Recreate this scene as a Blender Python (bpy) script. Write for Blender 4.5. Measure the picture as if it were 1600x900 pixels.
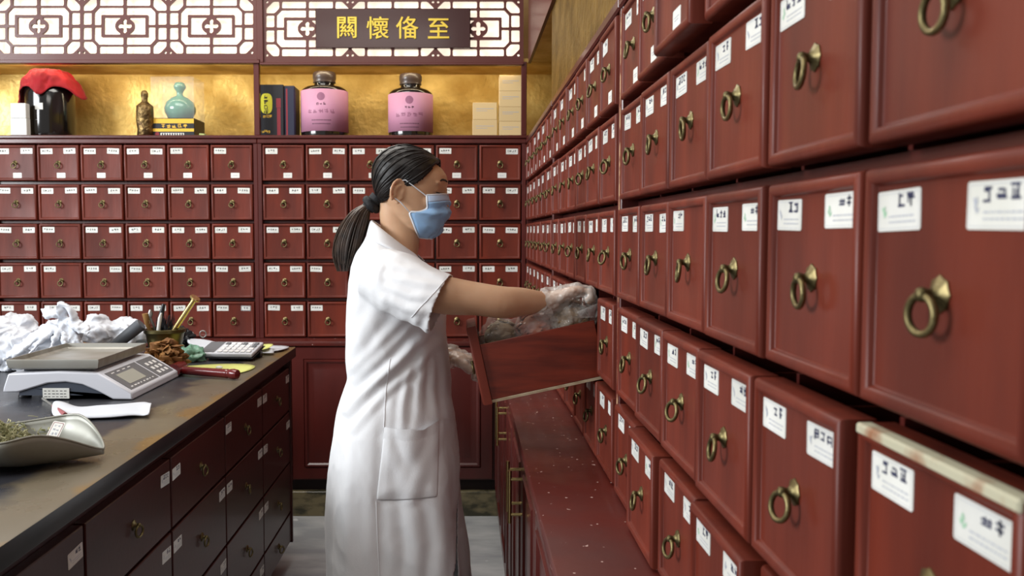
import bpy, bmesh, math, random
from mathutils import Vector, Matrix, noise
from mathutils.bvhtree import BVHTree
R = math.radians
scene = bpy.context.scene
COL = scene.collection
for o in list(bpy.data.objects):
    bpy.data.objects.remove(o)

# ------------------------------------------------------------------ camera
F = 1390.0                      # focal length in pixels of the 1600x900 frame
CZ = 1.36                       # eye height
TH = math.atan(85.0 / F)        # camera looks down a little
cam_data = bpy.data.cameras.new('camera')
cam_data.sensor_width = 36.0
cam_data.lens = F / 1600.0 * 36.0
cam_data.shift_x = 75.0 / 1600.0
cam_data.clip_start = 0.02
cam_data.dof.use_dof = True
cam_data.dof.focus_distance = 2.15
cam_data.dof.aperture_fstop = 9.0
camera = bpy.data.objects.new('camera', cam_data)
camera.location = (0, 0, CZ)
camera.rotation_euler = (math.pi / 2 - TH, 0, 0)
COL.objects.link(camera)
scene.camera = camera

# ------------------------------------------------------------------ light
world = bpy.data.worlds.new('world')
scene.world = world
world.use_nodes = True
wn = world.node_tree.nodes['Background']
wn.inputs[0].default_value = (1.0, 0.985, 0.96, 1)
wn.inputs[1].default_value = 0.36

def area(name, loc, target, sx, sy, power, col):
    l = bpy.data.lights.new(name, 'AREA')
    l.shape = 'RECTANGLE'; l.size = sx; l.size_y = sy
    l.energy = power; l.color = col
    o = bpy.data.objects.new(name, l)
    o.location = loc
    d = Vector(target) - Vector(loc)
    o.rotation_euler = d.to_track_quat('-Z', 'Y').to_euler()
    COL.objects.link(o)
    return o
# daylight from the shop window at the left behind the camera, two ceiling panels
area('window_light', (-4.8, .8, 2.55), (-0.4, 2.9, 1.2), 2.4, 1.7, 290, (0.93, 0.97, 1.0))
area('ceiling_light_front', (-0.75, 0.7, 3.05), (-0.75, 0.7, 0), 1.2, 1.2, 22, (1.0, 0.95, 0.88))
area('ceiling_light_rear', (-1.1, 3.1, 3.05), (-1.1, 3.1, 0), 1.6, 0.9, 40, (1.0, 0.95, 0.88))

scene.view_settings.view_transform = 'Standard'
scene.view_settings.look = 'None'
scene.view_settings.gamma = 1.0
scene.view_settings.use_curve_mapping = False
scene.view_settings.exposure = 0.0
scene.cycles.max_bounces = 8
scene.cycles.transparent_max_bounces = 12

# ------------------------------------------------------------------ helpers
def ray(px, py):
    a = (450.0 - py) / F
    return Vector(((px - 725.0) / F, math.cos(TH) + a * math.sin(TH), -math.sin(TH) + a * math.cos(TH)))
CAM = Vector((0, 0, CZ))
def atY(px, py, Y):
    d = ray(px, py); return CAM + d * (Y / d.y)
def atZ(px, py, Z):
    d = ray(px, py); return CAM + d * ((Z - CZ) / d.z)
def atX(px, py, X):
    d = ray(px, py); return CAM + d * (X / d.x)

class MB:
    def __init__(s):
        s.v = []; s.f = []; s.m = []
    def add(s, vs, fs, mi=0, M=None):
        n = len(s.v)
        s.v += [(M @ Vector(p)) if M else Vector(p) for p in vs]
        s.f += [[i + n for i in f] for f in fs]
        s.m += [mi] * len(fs)
        return s
    def bm(s, b, mi=0, M=None):
        b.verts.index_update()
        s.add([v.co.copy() for v in b.verts], [[v.index for v in f.verts] for f in b.faces], mi, M)
        b.free(); return s
    def box(s, lo, hi, bev=0.0, mi=0, M=None, seg=1):
        lo = Vector(lo); hi = Vector(hi)
        b = bmesh.new()
        bmesh.ops.create_cube(b, size=1.0)
        for v in b.verts:
            v.co = Vector([lo[i] + (v.co[i] + .5) * (hi[i] - lo[i]) for i in range(3)])
        if bev > 0:
            bmesh.ops.bevel(b, geom=b.edges[:] , offset=bev, segments=seg, affect='EDGES', profile=.5)
        return s.bm(b, mi, M)
    def rings(s, rs, closed=True, cap0=True, cap1=True, mi=0, M=None):
        n = len(rs[0]); vs = [p for r in rs for p in r]; fs = []
        for k in range(len(rs) - 1):
            for i in range(n if closed else n - 1):
                j = (i + 1) % n
                fs.append([k*n+i, k*n+j, (k+1)*n+j, (k+1)*n+i])
        if cap0: fs.append(list(range(n))[::-1])
        if cap1: fs.append([(len(rs)-1)*n+i for i in range(n)])
        return s.add(vs, fs, mi, M)
    def lathe(s, prof, n=24, mi=0, M=None, cap0=True, cap1=True):
        rs = [[(r*math.cos(2*math.pi*i/n), r*math.sin(2*math.pi*i/n), z) for i in range(n)] for r, z in prof]
        return s.rings(rs, True, cap0, cap1, mi, M)
    def tube(s, pts, rad, n=8, mi=0, M=None, caps=True, closed=False):
        pts = [Vector(p) for p in pts]; m = len(pts)
        if not hasattr(rad, '__len__'): rad = [rad] * m
        rs = []; up = None
        for i in range(m):
            if closed: t = pts[(i+1) % m] - pts[i-1]
            else: t = pts[min(i+1, m-1)] - pts[max(i-1, 0)]
            if t.length < 1e-9: t = Vector((0, 0, 1))
            t.normalize()
            if up is None:
                up = t.orthogonal().normalized()
            up = (up - t * up.dot(t))
            if up.length < 1e-6: up = t.orthogonal()
            up.normalize(); w = t.cross(up)
            r = rad[i]
            ru, rw = (r if hasattr(r, '__len__') else (r, r))
            rs.append([pts[i] + up*ru*math.cos(2*math.pi*k/n) + w*rw*math.sin(2*math.pi*k/n) for k in range(n)])
        if closed: rs.append(rs[0])
        return s.rings(rs, True, caps and not closed, caps and not closed, mi, M)
    def prism(s, poly, y0, y1, mi=0, M=None):     # poly in x,z, extruded along y
        return s.rings([[(x, y0, z) for x, z in poly], [(x, y1, z) for x, z in poly]], True, True, True, mi, M)
    def grid(s, pts, mi=0, M=None):
        nu = len(pts[0]); vs = [p for r in pts for p in r]; fs = []
        for k in range(len(pts)-1):
            for i in range(nu-1):
                fs.append([k*nu+i, k*nu+i+1, (k+1)*nu+i+1, (k+1)*nu+i])
        return s.add(vs, fs, mi, M)
    def quad(s, x0, z0, x1, z1, y, mi=0, M=None):
        return s.add([(x0, y, z0), (x1, y, z0), (x1, y, z1), (x0, y, z1)], [[0, 1, 2, 3]], mi, M)
    def mesh(s, name, mats, smooth=35, off=None, recalc=True):
        me = bpy.data.meshes.new(name)
        o = Vector(off) if off else Vector((0, 0, 0))
        me.from_pydata([tuple(p - o) for p in s.v], [], s.f)
        if not isinstance(mats, (list, tuple)): mats = [mats]
        for m in mats: me.materials.append(m)
        me.polygons.foreach_set('material_index', s.m)
        if recalc:
            b = bmesh.new(); b.from_mesh(me)
            bmesh.ops.recalc_face_normals(b, faces=b.faces)
            b.to_mesh(me); b.free()
        if smooth:
            me.polygons.foreach_set('use_smooth', [True] * len(me.polygons))
            me.set_sharp_from_angle(angle=R(smooth))
        me.update()
        return me
    def build(s, name, mats, parent=None, smooth=35, off=None, loc=None, recalc=True):
        return link(name, s.mesh(name, mats, smooth, off, recalc), parent, loc)

def link(name, data, parent=None, loc=None):
    o = bpy.data.objects.new(name, data)
    COL.objects.link(o)
    if parent: o.parent = parent
    if loc: o.location = loc
    return o
def tag(o, label, cat, group=None, kind=None):
    o['label'] = label; o['category'] = cat
    if group: o['group'] = group
    if kind: o['kind'] = kind
    return o
def thing(name, label, cat, loc=(0, 0, 0), rz=0.0, group=None):
    o = link(name, None, None, loc)
    o.empty_display_size = .05
    o.rotation_euler = (0, 0, rz)
    return tag(o, label, cat, group)
def struct(name, mb, mats, **k):
    o = mb.build(name, mats, **k); o['kind'] = 'structure'; return o
def modify(o, *mods):
    for typ, kw in mods:
        m = o.modifiers.new(typ, typ)
        for a, b in kw.items(): setattr(m, a, b)
    dg = bpy.context.evaluated_depsgraph_get(); dg.update()
    me = bpy.data.meshes.new_from_object(o.evaluated_get(dg))
    me.name = o.data.name
    o.modifiers.clear(); old = o.data; o.data = me
    return o

# ------------------------------------------------------------------ materials
def srgb(r, g, b):
    return tuple((c/255/12.92 if c/255 <= .04045 else ((c/255+.055)/1.055)**2.4) for c in (r, g, b)) + (1,)
def material(name, col, rough=.5, metal=0.0, coat=0.0, col2=None, scale=8.0, stretch=(1, 1, 1), mix=.5, bump=0.0,
             bscale=60.0, bstretch=(1, 1, 1), rand=0.0, alpha=1.0, trans=0.0, ior=1.45, spec=.5, sss=0.0, emit=0.0, detail=4.0,
             rough2=None, contrast=(.3, .7), sheen=0.0, specks=None):
    m = bpy.data.materials.new(name); m.use_nodes = True
    nt = m.node_tree; N = nt.nodes; L = nt.links
    bs = N['Principled BSDF']
    bs.inputs['Roughness'].default_value = rough
    bs.inputs['Metallic'].default_value = metal
    bs.inputs['Coat Weight'].default_value = coat
    bs.inputs['Coat Roughness'].default_value = .12
    bs.inputs['IOR'].default_value = ior
    bs.inputs['Specular IOR Level'].default_value = spec
    bs.inputs['Alpha'].default_value = alpha
    bs.inputs['Transmission Weight'].default_value = trans
    bs.inputs['Sheen Weight'].default_value = sheen
    if sss:
        bs.inputs['Subsurface Weight'].default_value = sss
        bs.inputs['Subsurface Radius'].default_value = (.012, .005, .003)
        bs.inputs['Subsurface Scale'].default_value = 1.0
    tc = N.new('ShaderNodeTexCoord')
    src = None
    def noise_node(sc, st, det):
        mp = N.new('ShaderNodeMapping'); mp.inputs['Scale'].default_value = st
        L.new(tc.outputs['Object'], mp.inputs['Vector'])
        if rand:
            o_ = N.new('ShaderNodeObjectInfo'); sc_ = N.new('ShaderNodeMath'); sc_.operation = 'MULTIPLY'; sc_.inputs[1].default_value = 37.0
            L.new(o_.outputs['Random'], sc_.inputs[0]); cb = N.new('ShaderNodeCombineXYZ')
            for q in range(3): L.new(sc_.outputs[0], cb.inputs[q])
            L.new(cb.outputs[0], mp.inputs['Location'])
        no = N.new('ShaderNodeTexNoise'); no.inputs['Scale'].default_value = sc; no.inputs['Detail'].default_value = det
        L.new(mp.outputs[0], no.inputs['Vector']); return no
    rgb = N.new('ShaderNodeRGB'); rgb.outputs[0].default_value = col; src = rgb.outputs[0]
    if col2:
        no = noise_node(scale, stretch, detail)
        mr = N.new('ShaderNodeMapRange'); mr.inputs[1].default_value = contrast[0]; mr.inputs[2].default_value = contrast[1]
        mr.inputs[4].default_value = mix * 2 if mix < .5 else 1
        L.new(no.outputs['Fac'], mr.inputs[0])
        mx = N.new('ShaderNodeMix'); mx.data_type = 'RGBA'
        L.new(mr.outputs[0], mx.inputs[0]); L.new(src, mx.inputs[6]); mx.inputs[7].default_value = col2
        src = mx.outputs[2]
        if rough2 is not None:
            m2 = N.new('ShaderNodeMapRange'); m2.inputs[3].default_value = rough; m2.inputs[4].default_value = rough2
            L.new(mr.outputs[0], m2.inputs[0]); L.new(m2.outputs[0], bs.inputs['Roughness'])
    if specks:
        scol, ssc, thr = specks
        vo = N.new('ShaderNodeTexNoise'); vo.inputs['Scale'].default_value = ssc; vo.inputs['Detail'].default_value = 1
        L.new(tc.outputs['Object'], vo.inputs['Vector'])
        mr = N.new('ShaderNodeMapRange'); mr.inputs[1].default_value = thr; mr.inputs[2].default_value = thr + .03
        L.new(vo.outputs['Fac'], mr.inputs[0])
        mx = N.new('ShaderNodeMix'); mx.data_type = 'RGBA'
        L.new(mr.outputs[0], mx.inputs[0]); L.new(src, mx.inputs[6]); mx.inputs[7].default_value = scol
        src = mx.outputs[2]
    if rand:
        oi = N.new('ShaderNodeObjectInfo')
        mr = N.new('ShaderNodeMapRange'); mr.inputs[3].default_value = 1 - rand; mr.inputs[4].default_value = 1 + rand
        L.new(oi.outputs['Random'], mr.inputs[0])
        hv = N.new('ShaderNodeHueSaturation'); L.new(mr.outputs[0], hv.inputs['Value']); L.new(src, hv.inputs['Color'])
        src = hv.outputs[0]
    L.new(src, bs.inputs['Base Color'])
    if emit:
        L.new(src, bs.inputs['Emission Color']); bs.inputs['Emission Strength'].default_value = emit
    if bump:
        no = noise_node(bscale, bstretch, 5.0)
        bu = N.new('ShaderNodeBump'); bu.inputs['Strength'].default_value = bump; bu.inputs['Distance'].default_value = .01
        L.new(no.outputs['Fac'], bu.inputs['Height']); L.new(bu.outputs[0], bs.inputs['Normal'])
    return m

M = {}
M['lacquer'] = material('red_lacquer', srgb(108, 43, 29), .40, coat=.05, spec=.3, col2=srgb(84, 32, 22), scale=5, stretch=(3, 3, .6), rand=.10,
                        bump=.04, bscale=40, bstretch=(3, 3, .4), rough2=.5)
M['lacquer_dark'] = material('dark_red_lacquer', srgb(86, 30, 25), .36, coat=.25, col2=srgb(68, 24, 20), scale=4, stretch=(2, 2, .6), bump=.04, bscale=40)
M['ledge'] = material('dusty_red_lacquer', srgb(88, 30, 23), .34, coat=.2, col2=srgb(70, 23, 18), scale=6, bump=.03, rough2=.5,
                      specks=(srgb(190, 160, 150), 75, .745))
M['worn_edge'] = material('bare_worn_wood', srgb(205, 170, 130), .7, col2=srgb(120, 50, 36), scale=60, stretch=(1, 1, .5), contrast=(.45, .6))
M['wood_box'] = material('reddish_drawer_wood', srgb(116, 42, 24), .42, coat=.15, col2=srgb(78, 26, 16), scale=5, stretch=(1, 1.0, 8), bump=.05, bscale=30, contrast=(.35, .65))
M['raw_ply'] = material('raw_plywood', srgb(176, 160, 134), .8, col2=srgb(140, 118, 92), scale=30, stretch=(.3, 1, 3))
M['mahogany'] = material('dark_counter_wood', srgb(66, 22, 17), .40, coat=.2, col2=srgb(48, 16, 13), scale=3, stretch=(.6, .6, 3), bump=.03)
M['void'] = material('dark_recess', srgb(26, 12, 10), .7)
M['brass'] = material('aged_brass', srgb(140, 126, 88), .38, metal=1, col2=srgb(84, 76, 52), scale=45, rough2=.5, bump=.05)
M['brass_bright'] = material('polished_brass', srgb(206, 184, 126), .25, metal=1)
M['gold_shaded'] = material('shaded_gold_foil', srgb(158, 128, 58), .4, metal=.9, col2=srgb(110, 86, 38), scale=9, bump=.9, bscale=34, rough2=.5)  # same foil as the niche, its grazing-light shade painted in as darker gold
M['gold'] = material('gold_foil', srgb(230, 196, 116), .42, metal=.45, col2=srgb(200, 160, 78), scale=6, bump=.5, bscale=30, rough2=.58, contrast=(.35, .65))
M['label'] = material('white_label_paper', srgb(222, 222, 218), .45, rand=.08, col2=srgb(206, 206, 198), scale=20)
M['ink'] = material('navy_ink', srgb(44, 48, 78), .6)
M['ink_faint'] = material('grey_ink', srgb(168, 172, 182), .6)
M['leaf_ink'] = material('green_leaf_print', srgb(150, 190, 160), .6)
M['black_ink'] = material('black_ink', srgb(38, 36, 38), .6)
M['floor'] = material('grey_marble_floor', srgb(196, 198, 200), .2, col2=srgb(160, 164, 168), scale=3.5, stretch=(1, 2.2, 1), detail=8, contrast=(.35, .62),
                      specks=(srgb(216, 218, 220), 9, .72))
M['stone'] = material('dark_green_marble', srgb(122, 112, 84), .25, col2=srgb(62, 60, 46), scale=16, stretch=(.7, 1, 1.6), detail=8, contrast=(.4, .6))
M['wall'] = material('painted_wall', srgb(150, 120, 80), .8)
# ------------------------------------------------------------------ main dimensions
XR = 0.305                     # face of the right-hand drawer wall
YB = 4.344                     # face of the back drawer wall
PR = 0.1906                    # row pitch
DW, DH = 0.2025, 0.1732        # drawer front
ROWTOP = [CZ + .002 + XR * s for s in (1.40, .775, .15, -.475, -1.10)]
CAB_TOP = CZ + .459
LEDGE = CZ - .512

# ---- room shell
mb = MB(); mb.box((-6, -3.5, -.05), (2.2, 5.2, 0)); struct('floor', mb, M['floor'])
mb = MB(); mb.box((-6, YB + .40, 0), (2.2, YB + .55, 3.2)); struct('wall_back', mb, M['wall'])
mb = MB(); mb.box((XR + .42, -3.5, 0), (XR + .55, YB + .40, 3.2)); struct('wall_right', mb, M['wall'])

# ---- cabinet frames: built in local axes, front facing -y, then turned
def cabinet(name, label, group, loc, rz, ncol, pitch, post, depth=.30, worn=False):
    """local x from 0 (left cell edge) to ncol*pitch, posts outside; z is world height"""
    t = thing(name, label, 'cabinet', loc, rz, group)
    W = ncol * pitch
    bot, top = LEDGE, CAB_TOP
    for x in (-post, W):
        if post <= 0: continue
        m = MB(); m.box((x, 0, bot), (x + post, depth, top), .002)
        m.build('post', M['lacquer_dark'], t)
    m = MB(); m.box((0, depth - .012, bot), (W, depth, top)); m.build('back_panel', M['void'], t)
    m = MB(); m.box((-post, -.006, ROWTOP[0] + .006), (W + post, depth, top), .004)
    m.build('top_board', M['lacquer_dark'], t)
    m = MB(); m.box((0, .002, bot), (W, depth - .012, ROWTOP[4] - DH - .004), .001)
    m.build('bottom_board', M['lacquer_dark'], t)
    for k in range(4):
        zc = ROWTOP[k] - DH - (PR - DH) / 2
        m = MB(); m.box((0, .034, zc - .006), (W, depth - .012, zc + .006))
        m.build('shelf', M['lacquer_dark'], t)
    for k in range(1, ncol):
        for r in range(5):
            zt = ROWTOP[r] + (PR - DH) / 2 - .006 if r else ROWTOP[0] + .006
            zb = ROWTOP[r] - DH - (PR - DH) / 2 + .006 if r < 4 else ROWTOP[4] - DH - .004
            m = MB(); m.box((k*pitch - .0035, .0300, zb), (k*pitch + .0035, depth - .012, zt))
            m.build('divider', M['lacquer_dark'], t)
    if worn:
        m = MB(); m.box((-post - .0006, -.0012, bot), (-post + .004, .004, top - .03), .001)
        m.build('worn_edge', M['worn_edge'], t)
    return t

M['worn_pale'] = material('bare_pale_edge', srgb(176, 172, 148), .7, col2=srgb(140, 92, 62), scale=22, contrast=(.5, .65))
# ---- drawer meshes
def front_rings(m, w, h, thick, bead, mi=0):
    prof = [(0, thick), (0, .006), (.0010, .0032), (.0030, .0010), (.0058, 0), (.0082, .0002), (.0105, .0014), (.0120, .0034), (.0128, .0056), (.0136, .0064), (.0150, .0066)]
    rs = []
    for ins, y in prof:
        a, b = w/2 - ins, h - ins
        rs.append([(-a, y, ins), (a, y, ins), (a, y, b), (-a, y, b)])
    m.rings(rs, True, True, True, mi)
def drawer_mesh(w, h, depth=.24, bead=.0125, wall_h=.82):
    m = MB(); front_rings(m, w, h, .030, bead)
    bw = w - .014; bh = h * wall_h; z0 = .004
    t = .008
    m.box((-bw/2, .0301, z0), (bw/2, depth, z0 + t))
    for sx in (-1, 1):
        a, b = sorted((sx * bw/2, sx * (bw/2 - t)))
        m.box((a, .0301, z0 + t + .0001), (b, depth, z0 + bh))
    m.box((-bw/2 + t + .0001, depth - t, z0 + t + .0001), (bw/2 - t - .0001, depth, z0 + bh))
    return m
wall_drawer = drawer_mesh(DW, DH).mesh('drawer', M['lacquer'], 40)

# ring pull: rosette with a knuckle, and a ring hanging from it; origin on the drawer face (y = panel plane)
def pull_mesh():
    m = MB()
    RX = Matrix.Rotation(R(90), 4, 'X')
    n = 24; rs = []
    for r, d in ((.0118, 0), (.0118, .0012), (.0105, .0022), (.007, .0035), (.0045, .0055), (.0036, .0075), (.0044, .0095), (.0050, .012), (.0044, .0145), (.0022, .016)):
        rs.append([(r * (1 + (.07 if r > .009 else 0) * math.cos(8 * 2*math.pi*i/n)) * math.cos(2*math.pi*i/n), -d,
                    r * (1 + (.07 if r > .009 else 0) * math.cos(8 * 2*math.pi*i/n)) * math.sin(2*math.pi*i/n)) for i in range(n)])
    m.rings(rs)
    return m.mesh('ring_pull', M['brass'], 50)
def ring_mesh():
    m = MB(); rr = .0124
    pts = [(rr * math.cos(2*math.pi*i/24), 0, -rr + .0008 + rr * math.sin(2*math.pi*i/24)) for i in range(24)]
    m.tube(pts, .0027, 8, closed=True)
    return m.mesh('ring', M['brass'], 60)
PULL, RING = pull_mesh(), ring_mesh()

rng = random.Random(11)
def glyph(m, x, z, s, r, y, mi):
    """a few brush strokes in a square cell, like the small blurred characters on the paper labels"""
    t = s * .15
    for k in range(r.choice((2, 3, 3, 4))):
        zz = z + s * (.08 + .84 * r.random()); a = r.random() * .25; b = .65 + r.random() * .35
        m.quad(x + s*a, zz - t/2, x + s*b, zz + t/2, y, mi)
    for k in range(r.choice((1, 2, 2, 3))):
        xx = x + s * (.1 + .8 * r.random()); a = r.random() * .3; b = .6 + r.random() * .4
        m.quad(xx - t/2, z + s*a, xx + t/2, z + s*b, y - .00004, mi)
def rounded(w, h, r, n=4):
    pts = []
    for cx, cz, a0 in ((w/2-r, h/2-r, 0), (-w/2+r, h/2-r, 90), (-w/2+r, -h/2+r, 180), (w/2-r, -h/2+r, 270)):
        for k in range(n + 1):
            a = R(a0 + 90 * k / n); pts.append((cx + r*math.cos(a), cz + r*math.sin(a)))
    return pts
LABEL_MATS = [M['label'], M['ink'], M['ink_faint'], M['leaf_ink'], M['black_ink']]
def label_mesh(seed, w=.0605, h=.0285, style='paper'):
    r = random.Random(seed); m = MB()
    m.prism(rounded(w, h, .0022), 0, -.0007)
    y = -.0009
    if style == 'paper':            # leaf print, characters, two lines of small print, thin border
        e = .0018
        for a in ((-w/2+e, -h/2+e, w/2-e, -h/2+e+.0003), (-w/2+e, h/2-e-.0003, w/2-e, h/2-e), (-w/2+e, -h/2+e, -w/2+e+.0003, h/2-e), (w/2-e-.0003, -h/2+e, w/2-e, h/2-e)):
            m.quad(*a, y, 2)
        n = r.choice((2, 2, 3, 3)); s = .0112
        x0 = w/2 - .005 - n * (s + .0022)
        for k in range(n): glyph(m, x0 + k*(s+.0022), .0015, s, r, y, 1)
        lc = 3 if r.random() < .7 else 2
        cx, cz = -w/2 + .0095, .001
        for k in range(5):
            a = r.uniform(-.9, .9); l = r.uniform(.004, .0075)
            d = Vector((math.sin(a)*l, math.cos(a)*l)); p = Vector((-d.y, d.x)) * .22; b = Vector((cx, cz - .006 + k*.0014))
            pts = [b, b + d*.5 + p, b + d, b + d*.5 - p]
            m.add([(q.x, y - .00003*k, q.y) for q in pts], [[0, 1, 2, 3]], lc)
        for k in range(2):
            xa = -w/2 + .017; z = -.0045 - k * .004
            while xa < w/2 - .008:
                l = r.uniform(.002, .006); m.quad(xa, z, min(xa + l, w/2 - .006), z + .0011, y, 2); xa += l + .0012
    elif style == 'typed':          # back wall: a short row of black characters
        n = r.choice((3, 4, 4)); s = min(.0105, (w - .014) / n - .0012)
        x0 = -n * (s + .0012) / 2
        for k in range(n): glyph(m, x0 + k*(s+.0012), -s/2 + .002, s, r, y, 4)
        m.quad(-w*.28, -h/2 + .0042, w*.28, -h/2 + .0052, y, 2)
    elif style == 'small':
        m.quad(-w*.32, .001, w*.32, .0022, y, 2); m.quad(-w*.25, -.003, w*.25, -.0018, y, 2)
    elif style == 'blue':
        for a in ((-w/2+.001, -h/2+.001, w/2-.001, -h/2+.003), (-w/2+.001, h/2-.003, w/2-.001, h/2-.001), (-w/2+.001, -h/2+.001, -w/2+.003, h/2-.001), (w/2-.003, -h/2+.001, w/2-.001, h/2-.001)):
            m.quad(*a, y, 1)
        for k in range(2): glyph(m, -.012 + k*.013, -.0055, .011, r, y - .0001, 1)
    return m.mesh('name_label', LABEL_MATS, 0, recalc=False)
PAPER = [label_mesh(i) for i in range(18)]
TYPED = [label_mesh(100 + i, .058, .027, 'typed') for i in range(14)]
SMALL = label_mesh(50, .042, .025, 'small')
BLUE = label_mesh(51, .048, .026, 'blue')
PANEL_Y = .0066

def furnish(d, w, h, labels, low=None, pull_z=None, tilt=None):
    """pull, ring and paper labels of one drawer; labels = (left mesh, right mesh)"""
    p = link('ring_pull', PULL, d, (0, PANEL_Y, pull_z if pull_z else h * .5))
    g = link('ring', RING, p, (0, -.0122, -.0015))
    tw = rng.gauss(4, 8) if tilt is None else rng.gauss(tilt, 8)
    g.rotation_euler = (R(rng.uniform(-10, 2)), 0, R(tw))
    for k, lm in enumerate(labels):
        if lm is None: continue
        lw = .0605
        x = (-w/2 + .0145 + lw/2) if k == 0 else (w/2 - .0145 - lw/2)
        l = link('name_label', lm, d, (x + rng.uniform(-.001, .002), PANEL_Y, h - .0145 - .0143 - rng.uniform(0, .003)))
        l.rotation_euler = (0, R(rng.gauss(0, .8)), 0)
    if low is not None:
        link('name_label', SMALL, d, (low, PANEL_Y, .0265))

ORD = ['first', 'second', 'third', 'fourth', 'fifth', 'sixth']
ROWN = ['top', 'second', 'third', 'fourth', 'bottom']
JUT = {}
OPEN = {}
def fill(prefix, loc, rz, ncol, pitch, fmt, group, style, jut=lambda r, c: 0, skip=()):
    c_, s_ = math.cos(rz), math.sin(rz)
    for r in range(5):
        for c in range(ncol):
            if (r, c) in skip: continue
            lx = (c + .5) * pitch; ly = -.004 - jut(r, c); lz = ROWTOP[r] - DH
            d = link('drawer', wall_drawer, None, (loc[0] + lx*c_ - ly*s_, loc[1] + lx*s_ + ly*c_, lz))
            d.rotation_euler = (0, 0, rz)
            tag(d, fmt(r, c), 'drawer', group)
            pool = TYPED if style == 'typed' else PAPER
            a, b = rng.choice(pool), rng.choice(pool)
            low = None
            if r == 0:
                low = rng.uniform(-.004, .022)
                if rng.random() < .3: b = None
                elif rng.random() < .15: a = None
            elif rng.random() < .07: b = None
            if style == 'typed' and (r, c) == (4, 5) and prefix == 'left': b = BLUE
            if prefix == 'near' and (r, c) == (3, 5):
                m = MB(); m.box((-DW/2 + .002, -.0008, DH - .0075), (DW/2 - .002, .012, DH + .0008), .0016); m.build('worn_edge', M['worn_pale'], d)
            furnish(d, DW, DH, (a, b), low, tilt=(None if style == 'typed' else 7))

# back wall, two bays with a shared-looking pair of posts
BP = .2104
XB2 = XR - .024 - 6*BP          # left cell edge of right bay
XB1 = XB2 - .041 - 6*BP
cabinet('drawer_cabinet', 'red lacquered wall of small drawers under the red-capped jar, back wall left', 'drawer cabinets',
        (XB1, YB, 0), 0, 6, BP, .0205)
cabinet('drawer_cabinet', 'red lacquered wall of small drawers under the two pink-labelled jars, back wall', 'drawer cabinets',
        (XB2, YB, 0), 0, 6, BP, .0205)
fill('left', (XB1, YB, 0), 0, 6, BP,
     lambda r, c: '%s row, %s red drawer from the left in back cabinet below red-capped jar' % (ROWN[r], ORD[c]), 'drawers of the back wall left bay', 'typed')
fill('right', (XB2, YB, 0), 0, 6, BP,
     lambda r, c: '%s row, %s red drawer from the left in back cabinet below pink-labelled jars' % (ROWN[r], ORD[c]), 'drawers of the back wall right bay', 'typed')

# right wall, three bays; local x runs towards the camera
RZ = -math.pi/2
Y1, Y2, Y3 = 1.735, 3.05, YB - .002
RP = .2125; RP3 = (Y3 - 3.09) / 6
cabinet('drawer_cabinet', 'red lacquered wall of brass-ringed drawers nearest the camera on the right', 'drawer cabinets', (XR, Y1, 0), RZ, 6, RP, .02, worn=False)
cabinet('drawer_cabinet', 'red lacquered wall of drawers around the opened drawer on the right', 'drawer cabinets', (XR, Y2, 0), RZ, 6, RP, .02)
cabinet('drawer_cabinet', 'red lacquered wall of drawers at the far right corner beyond the woman', 'drawer cabinets', (XR, Y3, 0), RZ, 6, RP3, .003)
m = MB(); m.box((XR - .0012, 1.752, LEDGE + .02), (XR + .003, 1.757, CAB_TOP - .05), .0008)
m = None
jr = random.Random(3)
NEAR = {(0, 2): .028, (0, 1): .010, (1, 3): .006, (3, 1): .008, (3, 2): .010, (3, 3): .014, (3, 4): .013, (4, 0): .006, (4, 1): .020, (4, 2): .012, (4, 3): .02, (2, 2): .004, (1, 2): .003, (3, 5): .004, (2, 3): .006, (0, 3): .012}
def near_jut(r, c): return NEAR.get((r, c), jr.uniform(0, .004))
fill('near', (XR, Y1, 0), RZ, 6, RP,
     lambda r, c: '%s row, %s red drawer from the worn post in right cabinet nearest the camera' % (ROWN[r], ORD[c]), 'drawers of the near right bay', 'paper', near_jut)
fill('mid', (XR, Y2, 0), RZ, 6, RP,
     lambda r, c: '%s row, %s red drawer left of the worn post in right cabinet behind the glove' % (ROWN[r], ORD[5 - c]), 'drawers of the middle right bay', 'paper',
     lambda r, c: jr.uniform(0, .004), skip=((3, 4),))
fill('far', (XR, Y3, 0), RZ, 6, RP3,
     lambda r, c: '%s row, %s red drawer from the room corner on the right wall' % (ROWN[r], ORD[c]), 'drawers of the far right bay', 'paper',
     lambda r, c: jr.uniform(0, .003))

# ---- the opened drawer
od = thing('opened_drawer', 'pulled-out drooping wooden drawer full of plastic bags, beside the woman', 'drawer', (0, 0, 0), 0)
lx = 4.5 * RP
DROOP = R(12.3)
od.location = (XR - .262, Y2 - lx, ROWTOP[3] - DH - .065)
od.rotation_euler = (0, 0, RZ)
m = MB(); front_rings(m, DW, DH + .008, .022, .0125)
TLT = Matrix.Translation((0, .0, -.008)) @ Matrix.Rotation(DROOP, 4, 'X')
def mk(m, name, mat):
    m.v = [TLT @ p for p in m.v]; return m.build(name, mat, od, 40)
fr = mk(m, 'front', M['lacquer'])
bw, sh = DW - .012, .128
for sx in (-1, 1):
    a, b = sorted((sx*bw/2, sx*(bw/2 - .009)))
    m = MB(); m.box((a, .0222, .008), (b, .286, .008 + sh), .001); mk(m, 'side_panel', M['wood_box'])
m = MB(); m.box((-bw/2 + .0092, .277, .008), (bw/2 - .0092, .286, .12), .001); mk(m, 'rear_panel', M['wood_box'])
m = MB(); m.box((-bw/2 - .002, .016, .0015), (bw/2 + .002, .286, .0078), .0005); mk(m, 'bottom_panel', M['raw_ply'])
OD_M = Matrix.Translation(od.location) @ Matrix.Rotation(RZ, 4, 'Z') @ TLT
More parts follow.
